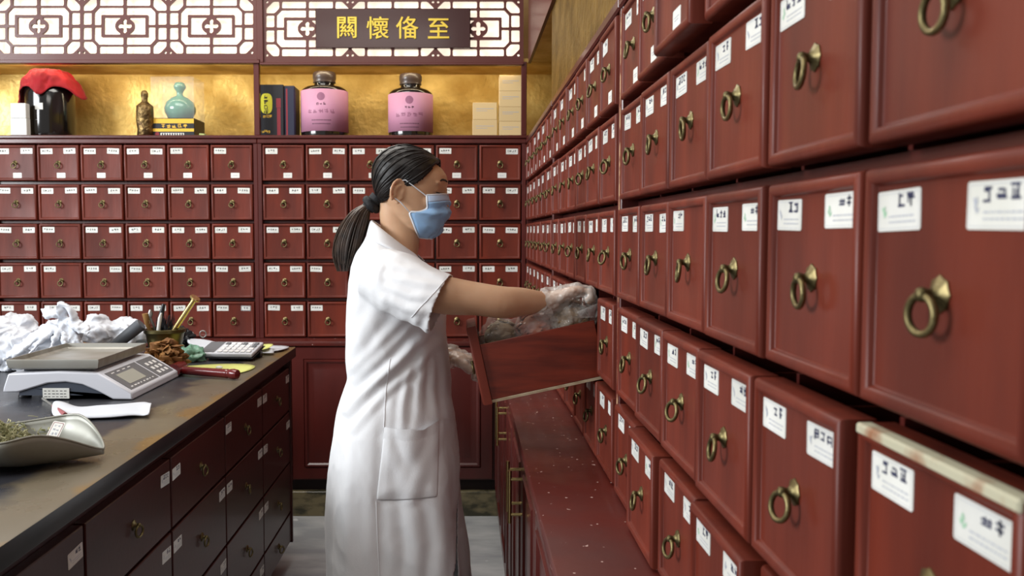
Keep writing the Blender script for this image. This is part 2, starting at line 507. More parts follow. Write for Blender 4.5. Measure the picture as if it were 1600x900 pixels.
p = link('ring_pull', PULL, od); p.matrix_local = TLT @ Matrix.Translation((0, PANEL_Y, DH*.5))
g = link('ring', RING, p, (0, -.0122, -.0015))
for sx, lm in ((-1, PAPER[1]), (1, PAPER[4])):
    l = link('name_label', lm, od); l.matrix_local = TLT @ Matrix.Translation((sx*.056, PANEL_Y, DH - .026))

# ---- worn edge strip on the post, part of the near cabinet in the photo
post = [o for o in COL.objects if o.name.startswith('drawer_cabinet')][2]
m = MB(); m.box((-.0196, -.0012, LEDGE + .03), (-.0160, .003, CAB_TOP - .04), .0008)
m.build('worn_edge', M['worn_edge'], post)

# ---- right base cabinet: carcass, deep ledge on top, panelled doors with bar handles
XL = .150
bc = thing('base_cabinet', 'long dark red base cabinet under the right-hand drawers, with bar handles', 'cabinet', (0, 0, 0))
m = MB(); m.box((XL + .022, .30, .10), (XR + .36, YB - .142, LEDGE - .030)); m.build('carcass', M['lacquer_dark'], bc)
m = MB(); m.box((XL + .06, .30, 0), (XR + .36, YB - .142, .0998)); m.build('toe_kick', M['stone'], bc)
m = MB(); m.box((XL - .012, .30, LEDGE - .0298), (XR + .40, YB - .142, LEDGE - .0005), .003, seg=2)
m.build('ledge', M['ledge'], bc)
def door_mesh(w, h, t=.021):
    m = MB()
    b_ = min(.055, w * .18)
    prof = [(0, t), (0, .002), (.002, 0), (b_, 0), (b_ + .003, .005), (b_ + .007, -.004), (b_ + .015, -.003), (b_ + .023, .004), (b_ + .04, .0055), (b_ + .055, .0015)]
    rs = []
    for ins, y in prof:
        a = w/2 - ins
        rs.append([(-a, y, ins), (a, y, ins), (a, y, h - ins), (-a, y, h - ins)])
    m.rings(rs)
    return m.mesh('door', M['lacquer_dark'], 30)
def bar_handle(parent, x, z0, z1):
    m = MB()
    m.tube([(x, -.034, z0), (x, -.034, z1)], .0052, 10)
    for z in (z0 + .022, z1 - .022): m.tube([(x, -.034, z), (x, .003, z)], .0042, 8)
    return m.build('bar_handle', M['brass_bright'], parent, 60)
DHt = LEDGE - .034 - .105
ys = [4.198, 3.93, 3.515, 3.10, 2.685, 2.27, 1.855, 1.44, 1.025, .61, .31]
for k in range(len(ys) - 1):
    w = ys[k] - ys[k+1] - .005
    d = link('door', door_mesh(w, DHt), bc, (XL, (ys[k] + ys[k+1])/2, .105)); d.rotation_euler = (0, 0, RZ)
    side = 1 if k % 2 == 0 else -1
    if k: bar_handle(d, side * (w/2 - .045), .625 - .105, .760 - .105)

# ---- back base cabinet
YBF = YB - .125
bb = thing('base_cabinet', 'dark red panelled base cabinet along the back wall behind the woman', 'cabinet', (0, 0, 0))
m = MB(); m.box((XB1 - .03, YBF + .022, .17), (XR + .38, YB + .38, LEDGE - .024)); m.build('carcass', M['lacquer_dark'], bb)
m = MB(); m.box((XB1 - .03, YBF + .03, .12), (XR + .38, YB + .30, .1698)); m.build('recess', M['void'], bb)
m = MB(); m.box((XB1 - .03, YBF - .005, 0.0), (XR + .38, YB + .30, .1198), .002); m.build('plinth', M['stone'], bb)
m = MB(); m.box((XB1 - .03, YBF - .008, LEDGE - .0238), (XR + .38, YB + .38, LEDGE - .0005), .004, seg=2); m.build('ledge', M['ledge'], bb)
xd = .138
k = 0
while xd > XB1:
    d = link('door', door_mesh(.478, LEDGE - .03 - .18), bb, (xd - .24, YBF, .18))
    xd -= .482; k += 1

# ---- gold niche above the back drawers, lattice valance with lit panels
ZS = CAB_TOP
ZV = atY(600, 96, YB)[2]
ND = .36
m = MB(); m.box((XB1 - .8, YB + ND, ZS), (XR + .42, YB + ND + .02, ZV + .02)); struct('trim_1', m, M['gold'])
m = MB(); m.box((XB1 - .8, YB + .03, ZV + .001), (XR + .42, YB + ND, ZV + .02)); struct('trim_2', m, M['gold'])
m = MB(); m.box((XB1 - .8, YB - .012, ZS - .0215 + .022), (XR + .10, YB + ND - .001, ZS + .016), .003); tag(m.build('niche_shelf', M['lacquer_dark'], None), 'long dark red shelf board under the jars in the gold niche', 'shelf')
for x0, x1, lb in ((XB2 - .034, XB2 - .007, 'slim dark red post dividing the gold niche left of the black gift box'), (XR - .028, XR - .002, 'slim dark red post at the right end of the gold niche by the cream cartons')):
    m = MB(); m.box((x0, YB + .0, ZS + .0165), (x1, YB + .03, ZV - .001), .002); tag(m.build('niche_post', M['lacquer_dark'], None), lb, 'post')
ZSH = ZS + .016
# gold column and side wall above the right-hand cabinets
Yc = atX(862, 120, XR + .02)[1]
m = MB(); m.box((XR + .02, .2, CAB_TOP + .0005), (XR + .42, Yc, 3.2)); struct('trim_3', m, M['gold_shaded'])
m = MB(); m.box((XR + .20, Yc, CAB_TOP + .0005), (XR + .42, YB + ND, 3.2)); struct('trim_4', m, M['gold_shaded'])
# ------------------------------------------------------------------ lattice valance
M['lattice'] = material('carved_red_wood', srgb(88, 42, 36), .45, coat=.1)
M['glow'] = material('lit_panel', srgb(255, 240, 218), .6, emit=1.0)
M['sign_board'] = material('dark_sign_board', srgb(58, 26, 24), .25, coat=.3)
M['sign_gold'] = material('gold_lettering', srgb(226, 196, 70), .5, metal=.0)
YL = YB + .002
def fill_mesh(outer, holes, thick, to3d, bev=0.0):
    """flat board with openings; to3d maps 2d points to (x, z)"""
    cu = bpy.data.curves.new('c', 'CURVE'); cu.dimensions = '2D'; cu.fill_mode = 'BOTH'
    cu.extrude = thick / 2
    for poly in [outer] + holes:
        sp = cu.splines.new('POLY'); sp.points.add(len(poly) - 1); sp.use_cyclic_u = True
        for p, q in zip(sp.points, poly):
            x, z = to3d(q); p.co = (x, z, 0, 1)
    o = bpy.data.objects.new('c', cu); COL.objects.link(o)
    dg = bpy.context.evaluated_depsgraph_get(); dg.update()
    me = bpy.data.meshes.new_from_object(o.evaluated_get(dg))
    bpy.data.objects.remove(o); bpy.data.curves.remove(cu)
    me.transform(Matrix.Rotation(R(90), 4, 'X'))
    return me
def rnd_poly(poly, r=2.2, n=3):
    out = []; N = len(poly)
    for i in range(N):
        p, a, b = Vector(poly[i]), Vector(poly[i-1]), Vector(poly[(i+1) % N])
        da, db = (a - p), (b - p)
        rr = min(r, da.length * .45, db.length * .45)
        s, e = p + da.normalized() * rr, p + db.normalized() * rr
        for k in range(n + 1):
            t = k / n
            out.append(tuple((s*(1-t)**2 + p*2*t*(1-t) + e*t*t)))
    return out
def unit_holes(cx, cy, h, left_end=False, right_end=False):
    """openings of one lattice unit, drawn in photograph pixels around its centre; h = half pitch"""
    Q = []
    arc = [(7, 11.4), (9, 10.4), (13, 6.5), (14.8, 2.5), (14.8, -2.5), (13, -6.5), (9, -10.4), (7, -11.4)]
    quad = [rnd_poly([(2.1, 31.8), (40, 31.8), (40, 43), (2.1, 43)]),
            rnd_poly([(36.5, 1.7), (48, 1.7), (48, 21), (40.5, 29), (2.1, 29), (2.1, 17.4), (36.5, 17.4)], 1.5),
            rnd_poly([(51.5, 2.2), (h - 2.2, 2.2), (h - 2.2, 21), (51.5, 21)]),
            rnd_poly([(51, 24), (h - 2.2, 24), (h - 2.2, 32), (h - 13, 43), (44, 43), (43.5, 32)], 2.5),
            [(h - 4 + 2.1*math.cos(2*math.pi*k/10), 41.6 + 2.1*math.sin(2*math.pi*k/10)) for k in range(10)]]
    for q in quad:
        for sx in (-1, 1):
            for sy in (-1, 1):
                Q.append([(cx + sx*x, cy + sy*y) for x, y in q])
    inner = rnd_poly([(32.3, 13.3), (7, 13.3)] + arc + [(7, -13.3), (32.3, -13.3)], 1.2)
    for sx in (-1, 1): Q.append([(cx + sx*x, cy + y) for x, y in inner])
    cross = []
    for k in range(4):
        a = k * math.pi/2; L = 11.2; w = 2.9
        for x, y in ((w, -w), (L - 3, -w - .6), (L - .6, -1.8), (L, 0), (L - .6, 1.8), (L - 3, w + .6)):
            cross.append((cx + x*math.cos(a) - y*math.sin(a), cy + x*math.sin(a) + y*math.cos(a)))
    Q.append(cross)
    return Q
def px2(q):
    p = atY(q[0], q[1], YL); return p.x, p.z
def lattice(name, label, cxs, cy, h, x0, x1, y0, y1):
    t = thing(name, label, 'lattice panel', (0, 0, 0), 0, 'lit lattice panels')
    b = bmesh.new()
    cells = [(cx - h, cx + h, unit_holes(cx, cy, h)) for cx in cxs]
    cells += [(x0, cxs[0] - h, []), (cxs[-1] + h, x1, [])]
    for a0, a1, holes in cells:
        tmp = fill_mesh([(a0, y0), (a1, y0), (a1, y1), (a0, y1)], holes, .016, px2); b.from_mesh(tmp); bpy.data.meshes.remove(tmp)
    me = bpy.data.meshes.new('fretwork'); b.to_mesh(me); b.free()
    me.materials.append(M['lattice'])
    o = link('fretwork', me, t, (0, YL + .008, 0))
    a, b = px2((x0 + 2, y1 - 2)), px2((x1 - 2, y0 + 2))
    m = MB(); m.box((a[0], YL + .040, a[1]), (b[0], YL + .046, b[1])); m.build('lit_panel', M['glow'], t)
    return t
# whole units only: the left panel runs on past the frame
LP = lattice('lattice_panel', 'backlit carved lattice above the red-capped jar, without a sign', (-210.8, -75.6, 59.5, 194.7, 329.9), 40.6, 67.6, -150, 402, -8, 94)
RPN = lattice('lattice_panel', 'backlit carved lattice behind the gold-lettered sign', (480, 613.7, 747.4), 44.6, 66.8, 411, 818, -8, 98)
def rail(panel, px0, px1, py0, py1, name, y0=-.010, y1=.030):
    a, b = px2((px0, py1)), px2((px1, py0))
    m = MB(); m.box((a[0], YL + y0, a[1]), (b[0], YL + y1, b[1]), .002); return m.build(name, M['lattice'], panel)
rail(LP, -296, 406.3, 94.2, 99.5, 'bottom_rail', -.014, .028)
rail(RPN, 406.6, 818, 98.2, 102, 'bottom_rail', -.014, .028)
rail(LP, 402.3, 406.4, -8, 94, 'stile')
rail(RPN, 406.5, 410.7, -8, 98, 'stile')
rail(LP, -296, 406.3, -40, -8.4, 'top_rail', -.014, .06)
rail(RPN, 406.6, 818, -40, -8.4, 'top_rail', -.014, .06)
m = MB(); m.box((XR + .006, 1.0, ZV - .004), (XR + .0195, YL + .03, 3.2), .001)
o = m.build('valance_board', M['lattice'], None); tag(o, 'plain dark red valance board high on the right wall before the gold column', 'valance')
m = MB(); m.box((XR + .0196, Yc + .001, ZV - .002), (XR + .199, YB - .001, ZV + .02)); struct('trim_5', m, M['gold'])

# ---- sign board with the four gold characters
sb = thing('sign_board', 'dark wooden sign with four gold Chinese characters', 'sign', (0, 0, 0))
a, b = px2((494, 76)), px2((735, 14.5))
m = MB(); m.box((a[0], YL - .016, a[1]), (b[0], YL - .0005, b[1]), .003); m.build('board', M['sign_board'], sb)
def text_mesh(s, size, extrude, name):
    cu = bpy.data.curves.new('t', 'FONT'); cu.body = s; cu.size = size; cu.extrude = extrude
    cu.align_x = 'CENTER'; cu.align_y = 'CENTER'; cu.bevel_depth = .0011; cu.bevel_resolution = 0; cu.resolution_u = 6
    o = bpy.data.objects.new('t', cu); COL.objects.link(o)
    dg = bpy.context.evaluated_depsgraph_get(); dg.update()
    me = bpy.data.meshes.new_from_object(o.evaluated_get(dg)); me.name = name
    bpy.data.objects.remove(o); bpy.data.curves.remove(cu)
    me.transform(Matrix.Rotation(R(90), 4, 'X'))
    b = bmesh.new(); b.from_mesh(me); bmesh.ops.remove_doubles(b, verts=b.verts, dist=1e-5); bmesh.ops.recalc_face_normals(b, faces=b.faces); b.to_mesh(me); b.free()
    xs = [v.co.x for v in me.vertices]; zs = [v.co.z for v in me.vertices]
    if xs:
        c = Vector(((min(xs)+max(xs))/2, 0, (min(zs)+max(zs))/2)); me.transform(Matrix.Translation(-c))
    return me
for ch, px, py in (('闗', 543, 44.5), ('懷', 591, 45), ('俻', 637, 44.5), ('至', 685.5, 46)):
    me = text_mesh(ch, .112, .0025, 'gold_character'); me.materials.append(M['sign_gold'])
    x, z = px2((px, py)); link('gold_character', me, sb, (x, YL - .0186, z))

# unseen warm fill strips, added behind the valance rail to brighten the niche
for xa, xb_ in ((XB1, XB2 - .05), (XB2, XR - .05)):
    area('niche_fill_light', ((xa + xb_)/2, YL + .055, ZV - .006), ((xa + xb_)/2, YB + ND, ZV - .22), xb_ - xa, .02, 1.5, (1.0, .84, .58))
# ------------------------------------------------------------------ things on the niche shelf
M['dark_glass'] = material('dark_jar_glass', srgb(20, 17, 16), .12, coat=.6)
M['jar_lid'] = material('brown_jar_neck', srgb(66, 54, 50), .35, coat=.2)
M['red_cloth'] = material('red_cloth', srgb(168, 18, 30), .8, sheen=.1, col2=srgb(138, 12, 22), scale=14, bump=.15, bscale=30)
M['pink_label'] = material('pink_label_paper', srgb(194, 138, 164), .5)
M['mauve_ink'] = material('mauve_ink', srgb(150, 96, 122), .6)
M['dark_mauve'] = material('dark_mauve_ink', srgb(96, 56, 76), .6)
M['white_card'] = material('white_card', srgb(214, 214, 210), .6, rand=.05)
M['cream_card'] = material('cream_card', srgb(206, 180, 132), .6, rand=.06)
M['celadon'] = material('celadon_glaze', srgb(92, 144, 122), .15, coat=.6)
M['acrylic'] = material('clear_acrylic', srgb(236, 240, 240), .05, alpha=.07, spec=.6)
M['black_card'] = material('black_card', srgb(24, 24, 30), .4)
M['blue_card'] = material('dark_blue_card', srgb(34, 36, 58), .4)
M['yellow_print'] = material('yellow_print', srgb(206, 200, 50), .5)
M['gold_print'] = material('gold_band', srgb(222, 176, 60), .4, metal=.2)
M['red_print'] = material('red_print', srgb(128, 28, 42), .5)
M['carved_brass'] = material('carved_brass', srgb(150, 125, 80), .35, metal=.9, col2=srgb(70, 52, 36), scale=35, bump=.9, bscale=45)
M['pale_green'] = material('pale_green', srgb(160, 170, 110), .5)
def shelf_pt(px, dy):
    x = (px - 725) * (YB + dy) / F
    return x, YB + dy, ZSH
PXM = YB / F                               # metres per pixel on the cabinet face
# white cartons at the far left
for k, (w, h) in enumerate(((25, 26), (24, 23))):
    x, y, z = shelf_pt(38.5, .015); z += (0 if k == 0 else 26.2 * PXM)
    m = MB(); m.box((-w/2*PXM, -.02, 0), (w/2*PXM, .02, h*PXM), .002)
    o = m.build('small_carton', M['white_card'], None, 35, loc=(x, y, z))
    tag(o, ('lower' if k == 0 else 'upper') + ' small white carton stacked at the left of the red-capped jar', 'box', 'white cartons')
# red-capped jar
x, y, z = shelf_pt(85, .16)
s = (YB + .16) / F
j = thing('medicine_jar', 'big dark glass jar capped with a red cloth', 'jar', (x, y, z))
m = MB(); m.lathe([(30*s, 0), (35*s, 2*s), (36.5*s, 8*s), (36.5*s, 66*s), (34*s, 78*s), (27*s, 86*s), (24*s, 90*s), (24*s, 98*s)], 40)
m.build('jar_body', M['dark_glass'], j, 50)
m = MB(); m.box((-6*s, -36.9*s, 40*s), (6*s, -35.5*s, 50*s), .0006); m.build('paper_label', M['label'], j)
cl = MB(); rs = []
def lobe(a, c, w): 
    d = (a - c + math.pi) % (2*math.pi) - math.pi; return math.exp(-(d/w)**2)
for k in range(22):
    t = k / 21; row = []
    for i in range(96):
        a = 2*math.pi*i/96
        reach = 9 + 20*lobe(a, -.12, .42) + 10*lobe(a, math.pi + .1, .40) + 5*lobe(a, -1.55, .35) + 9*lobe(a, 1.5, .5)
        drop = 24 + 17*lobe(a, -.12, .35) + 38*lobe(a, math.pi + .1, .36) + 14*lobe(a, -1.5, .30) + 20*lobe(a, 1.5, .5)
        fold = math.sin(7*a + .6) * .6 + math.sin(13*a + 2) * .4
        if t < .38:
            u = t/.38; r = 26.5*s*u + fold*s*.6*u; zz = (104 - 4.5*u**3 + 1.6*noise.noise(Vector((u*3*math.cos(a), u*3*math.sin(a), 5))))*s
        else:
            q = (t - .38)/.62
            zz = (99.5 - drop*q**1.15)*s
            r = (26.5 + reach*q**.85 + fold*(.6 + 2.6*q) + 2.5*math.sin(math.pi*q))*s
            zl = zz/s
            lim = 24.6 if zl > 90 else 24.6 + (90 - zl)*.85 if zl > 78 else 37.6
            r = max(r, min(lim, 37.8)*s)
        cr_ = (1 - abs(noise.noise(Vector((4.2*math.cos(a), 4.2*math.sin(a), t*3.0)))))**4 * min(1, t*3)
        r += 3.2*s*(cr_ - .2)*(1 if t > .38 else .3); zz += (1.8*s*cr_ if t < .5 else 0)
        row.append((r*math.cos(a), r*math.sin(a), zz))
    rs.append(row)
cl.rings(rs, True, True, False)
o = cl.build('red_cloth_cap', M['red_cloth'], j, 60)
modify(o, ('SOLIDIFY', {'thickness': .003, 'offset': 1}))
m = MB(); m.lathe([(26.5*s, 91*s), (28.5*s, 94*s), (26.5*s, 97*s)], 40, cap0=False, cap1=False); m.build('tie_band', M['red_print'], j, 60)
# carved brass bottle
x, y, z = shelf_pt(231.5, .05); s = (YB + .07) / F
m = MB(); m.lathe([(10*s, 0), (12.5*s, 2*s), (11.5*s, 10*s), (13*s, 22*s), (12.8*s, 40*s), (12.5*s, 46*s), (8*s, 50*s), (4.5*s, 53*s), (4.5*s, 58*s), (5.6*s, 61*s), (5.4*s, 66*s), (3.5*s, 69.5*s), (0.2*s, 70.5*s)], 32)
o = m.build('carved_bottle', M['carved_brass'], None, 60, loc=(x, y, z)); tag(o, 'slim carved brass bottle left of the clear display case', 'bottle')
# display case with celadon vase
x, y, z = shelf_pt(283, .14); s = (YB + .10) / F
dc = thing('display_case', 'clear display case on a gold and black printed base', 'case', (x, y, z))
hw, hd = 33*s, .088
m = MB(); m.box((-hw, -hd, 0), (hw, hd, 28*s), .002); m.build('base', M['black_card'], dc)
m = MB()
m.quad(-hw+.002, 6.5*s + 1*s, hw-.002, 12*s, -hd - .0006); m.quad(-hw+.002, 20*s, hw-.002, 27*s, -hd - .0006)
m.build('gold_bands', M['gold_print'], dc, 0)
m = MB()
for k in range(5): glyph(m, (-18 + k*8.5)*s, 12.8*s, 6.4*s, rng, -hd - .0008, 0)
m.build('gold_lettering', M['gold_print'], dc, 0)
m = MB(); m.quad(-19*s, 1.4*s, 17*s, 5.4*s, -hd - .0006, 0)
for k in range(9): m.quad((-17 + 3.8*k)*s, 2*s, (-15 + 3.8*k)*s, 4.8*s, -hd - .0009, 1)
m.build('white_caption', [M['label'], M['black_ink']], dc, 0)
m = MB(); m.lathe([(0.1*s, 0), (3.4*s, 0.01*s), (3.4*s, .5*s), (0.1*s, .5*s)], 12, M=Matrix.Translation((-24*s, -hd - .0001, 3.5*s)) @ Matrix.Rotation(R(90), 4, 'X')); m.build('red_seal', M['red_print'], dc, 0)
m = MB(); t = .004; zb, zt = 28.1*s, 90*s
for lo, hi in (((-hw, -hd, zb), (hw, -hd + t, zt)), ((-hw, hd - t, zb), (hw, hd, zt)), ((-hw, -hd + t, zb), (-hw + t, hd - t, zt)), ((hw - t, -hd + t, zb), (hw, hd - t, zt)), ((-hw, -hd, zt), (hw, hd, zt + t))):
    m.box(lo, hi)
m.build('clear_cover', M['acrylic'], dc, 0)
vs = thing('celadon_vase', 'round green glazed vase inside the clear display case', 'vase', (x + 3*s, y + .0, z + 28.2*s))
m = MB(); m.lathe([(12*s, 0), (18*s, 1.5*s), (23.5*s, 12*s), (24*s, 18*s), (21*s, 27*s), (13*s, 34*s), (6*s, 37*s), (4.6*s, 40*s), (5.5*s, 44*s), (9*s, 49*s), (9.5*s, 52*s), (7*s, 57*s), (3*s, 58.5*s)], 40)
m.build('vase_body', M['celadon'], vs, 60)
x, y, z = shelf_pt(318, .05)
m = MB(); m.tube([(-.012, .02, .012), (.022, -.01, .006)], .006, 10)
o = m.build('green_stick', M['pale_green'], None, 60, loc=(x, y, z - .0001)); tag(o, 'short pale green stick lying right of the display case', 'stick')
# gift boxes
x, y, z = shelf_pt(431, .12)
g = thing('gift_box', 'black gift box with a yellow oval label left of the pink-labelled jars', 'box', (x, y, z)); s = (YB + .08)/F
m = MB(); m.box((-19*s, -.05, 0), (18.5*s, .07, 80*s), .003); m.build('box', M['black_card'], g)
m = MB(); m.rings([[(-8*s + 9*s*math.copysign(abs(math.cos(a))**.7, math.cos(a)), yy, 51*s + 15.5*s*math.copysign(abs(math.sin(a))**.6, math.sin(a))) for a in [2*math.pi*i/28 for i in range(28)]] for yy in (-.0501, -.0508)]); m.build('oval_label', M['yellow_print'], g, 0)
m = MB()
for k in range(4): glyph(m, -12*s, (57 - 7.5*k)*s, 7*s, rng, -.0512, 0)
m.build('black_lettering', M['black_ink'], g, 0)
m = MB()
for k in range(3): glyph(m, (-14 + 5*k)*s, 29*s, 5*s, rng, -.0504, 0)
for k in range(3): glyph(m, (-16 + 4.5*k)*s, 6*s, 4.5*s, rng, -.0504, 0)
m.build('yellow_lettering', M['gold_print'], g, 0)
m = MB(); m.box((8*s, -.0506, 2*s), (13.5*s, -.0495, 44*s)); m.box((7*s, -.0506, 44.5*s), (14*s, -.0495, 59*s)); m.build('red_spine', M['red_print'], g)
x, y, z = shelf_pt(459, .15)
g = thing('gift_box', 'dark blue gift box between the black box and the first pink-labelled jar', 'box', (x, y, z))
m = MB(); m.box((-9*s, -.07, 0), (9*s, .06, 79*s), .006); m.build('box', M['blue_card'], g)
m = MB(); m.box((-5*s, -.0706, 3*s), (-2.5*s, -.0694, 74*s)); m.build('red_edge', M['red_print'], g)
# pink-labelled jars
def pink_jar(px, label, rb, hgt, neck, lab):
    x, y, z = shelf_pt(px, .15); s = (YB + .15)/F
    t = thing('medicine_jar', label, 'jar', (x, y, z), 0, 'pink-labelled jars')
    b = rb*s
    m = MB(); m.lathe([(b*.9, 0), (b*.99, 2*s), (b, 5*s), (b, hgt[0]*s), (b*.97, (hgt[0] + 4)*s), (b*.8, (hgt[0] + 8.5)*s), (neck*s, hgt[1]*s), (neck*.96*s, (hgt[1] + 3)*s), (neck*.96*s, (hgt[1] + 4)*s)], 48)
    m.build('jar_body', M['dark_glass'], t, 50)
    z0 = (hgt[1] + 4)*s
    m = MB(); m.lathe([(neck*.97*s, z0), (neck*1.08*s, z0 + 1*s), (neck*1.04*s, z0 + 5*s), (neck*1.1*s, z0 + 7*s), (neck*1.1*s, z0 + 14*s), (neck*1.0*s, z0 + 17*s), (neck*.7*s, z0 + 17.5*s)], 40)
    m.build('jar_cap', M['jar_lid'], t, 50)
    def arc(a0, a1, z0, z1, r, n, mi=0):
        rs = [[(r*math.sin(a0 + (a1-a0)*i/n), -r*math.cos(a0 + (a1-a0)*i/n), zz) for i in range(n+1)] for zz in (z0, z1)]
        mm.grid(rs, mi)
    mm = MB(); arc(-1.75, 1.75, lab[0]*s, lab[1]*s, b + .0012, 48)
    o = mm.build('pink_label', M['pink_label'], t, 60); modify(o, ('SOLIDIFY', {'thickness': .0008, 'offset': 0}))
    mm = MB(); lt = lab[1]*s; r2 = b + .0022
    cx, cz = 0, lt - 11.5*s
    mm.add([(0, -r2, cz)] + [(r2*math.sin(6*s*math.cos(2*math.pi*i/24)/r2), -r2*math.cos(6*s*math.cos(2*math.pi*i/24)/r2), cz + 6*s*math.sin(2*math.pi*i/24)) for i in range(24)],
           [[0, 1 + i, 1 + (i+1) % 24] for i in range(24)], 0)
    def bent(g, mi):
        for v in g.v:
            a = v.x / r2; v.x, v.y = r2*math.sin(a), -(r2 + .0002)*math.cos(a)
        mm.add(g.v, g.f, mi)
    mm.build('emblem', M['mauve_ink'], t, 0)
    mm = MB(); g = MB()
    for k in range(3): glyph(g, (-7.5 + 5.4*k)*s, lt - 24.5*s, 4.2*s, rng, 0, 0)
    bent(g, 0); mm.build('small_lettering', M['dark_mauve'], t, 0)
    mm = MB(); g = MB()
    for k in range(5): glyph(g, (-22 + 9*k)*s, lt - 37*s, 7.4*s, rng, 0, 0)
    bent(g, 0); mm.build('large_lettering', M['mauve_ink'], t, 0)
    mm = MB(); g = MB()
    for k, hw_ in ((0, 15), (1, 14)):
        xx = -hw_
        while xx < hw_:
            l = rng.uniform(1.2, 3); g.quad(xx*s, lt - (47.5 + 5.5*k)*s, min(xx + l, hw_)*s, lt - (46.2 + 5.5*k)*s, 0); xx += l + .6
    bent(g, 0); mm.build('fine_print', M['dark_mauve'], t, 0)
pink_jar(509.5, 'pink-labelled dark jar nearer the black gift box', 36, (69, 80), 16.2, (8, 71))
pink_jar(642.5, 'pink-labelled dark jar above the woman, nearer the cream cartons', 34.2, (65, 77), 15.8, (8, 66))
# cream cartons
def carton(px, dy, w, h, z, label):
    x, y, zz = shelf_pt(px, dy); s = (YB + dy)/F
    t = thing('carton', label, 'box', (x, y, zz + z*s), 0, 'cream cartons')
    m = MB(); m.box((-w/2*s, -.04, 0), (w/2*s, .04, h*s - .0004), .0015); m.build('box', M['cream_card'], t)
    m = MB(); m.quad(-w*.36*s, h*.62*s, w*.36*s, h*.62*s + .0025, -.0404); m.quad(-w*.36*s, h*.5*s, w*.1*s, h*.5*s + .002, -.0404); m.build('print_line', M['ink_faint'], t, 0)
carton(757, .13, 38, 27, 0, 'lower cream carton of the low stack of two beside the tall stack')
carton(757, .13, 37, 26, 27, 'upper cream carton of the low stack of two beside the tall stack')
for k, (z, h, nm) in enumerate(((0, 24, 'bottom'), (24, 22, 'second from bottom'), (46, 24, 'second from top'), (70, 24, 'topmost'))):
    carton(796.5, .12, 35, h, z, nm + ' cream carton in the tall stack at the niche corner')
# ------------------------------------------------------------------ service counter on the left
CT = CZ - .461
XC, YC1, YC0 = -.684, 3.60, .35
def counter_top_material():
    m = material('worn_countertop', srgb(44, 46, 54), .22, col2=srgb(66, 66, 70), scale=6, detail=8, rough2=.4, specks=(srgb(180, 176, 166), 70, .76))
    nt = m.node_tree; N = nt.nodes; L = nt.links; bs = N['Principled BSDF']
    src = bs.inputs['Base Color'].links[0].from_socket
    geo = N.new('ShaderNodeTexCoord'); sep = N.new('ShaderNodeSeparateXYZ'); L.new(geo.outputs['Object'], sep.inputs[0])
    no = N.new('ShaderNodeTexNoise'); no.inputs['Scale'].default_value = 3.2; no.inputs['Detail'].default_value = 7
    L.new(geo.outputs['Object'], no.inputs['Vector'])
    ma = N.new('ShaderNodeMath'); ma.operation = 'MULTIPLY_ADD'; ma.inputs[1].default_value = .34; L.new(no.outputs['Fac'], ma.inputs[0]); L.new(sep.outputs['X'], ma.inputs[2])
    for lo, hi, col in ((-.83 + .17, -.80 + .17, srgb(112, 103, 86)), (-.716 + .17, -.690 + .17, srgb(132, 106, 66))):
        mr = N.new('ShaderNodeMapRange'); mr.inputs[1].default_value = lo; mr.inputs[2].default_value = hi; L.new(ma.outputs[0], mr.inputs[0])
        mx = N.new('ShaderNodeMix'); mx.data_type = 'RGBA'; L.new(mr.outputs[0], mx.inputs[0]); L.new(src, mx.inputs[6]); mx.inputs[7].default_value = col
        src = mx.outputs[2]
    L.new(src, bs.inputs['Base Color'])
    return m
M['countertop'] = counter_top_material()
M['counter_edge'] = material('black_counter_edge', srgb(24, 24, 27), .35, col2=srgb(40, 38, 38), scale=8)
m = MB()
m.box((-2.3, YC0, CT - .040), (XC, YC1, CT), .004, seg=2)
ct = m.build('countertop', [M['countertop'], M['counter_edge']], None, 35)
for p in ct.data.polygons:
    if p.normal.z < .5: p.material_index = 1
tag(ct, 'worn dark countertop with brown rubbed edge, under the scale', 'countertop')
cc = thing('counter_cabinet', 'dark wood counter cabinet under the worn countertop', 'cabinet', (0, 0, 0))
CB = .10
ncol, cp = 7, .4865
YF = YC1 - .02
m = MB(); m.box((-2.26, YC0 + .03, CB), (XC - .046, YF, CT - .0404)); m.build('carcass', M['mahogany'], cc)
m = MB(); m.box((-2.2, YC0 + .08, 0), (XC - .09, YF - .05, CB - .0002)); m.build('toe_kick', M['void'], cc)
for yy in (YF - .012, YC0 + .031):
    m = MB(); m.box((XC - .0458, yy, CB), (XC - .016, yy + .012, CT - .0404), .001); m.build('end_stile', M['mahogany'], cc)
cdraw_w, rows4 = cp - .010, [(.540, .712), (.720, .922), (.930, 1.128), (1.136, 1.252)]
cmesh = {}
for r, (a, b) in enumerate(rows4):
    h = b - a; m = MB()
    rs = []
    for ins, y in ((0, .022), (0, .002), (.002, 0), (.006, 0)):
        rs.append([(-cdraw_w/2 + ins, y, ins), (cdraw_w/2 - ins, y, ins), (cdraw_w/2 - ins, y, h - ins), (-cdraw_w/2 + ins, y, h - ins)])
    m.rings(rs); cmesh[r] = m.mesh('drawer', M['mahogany'], 40)
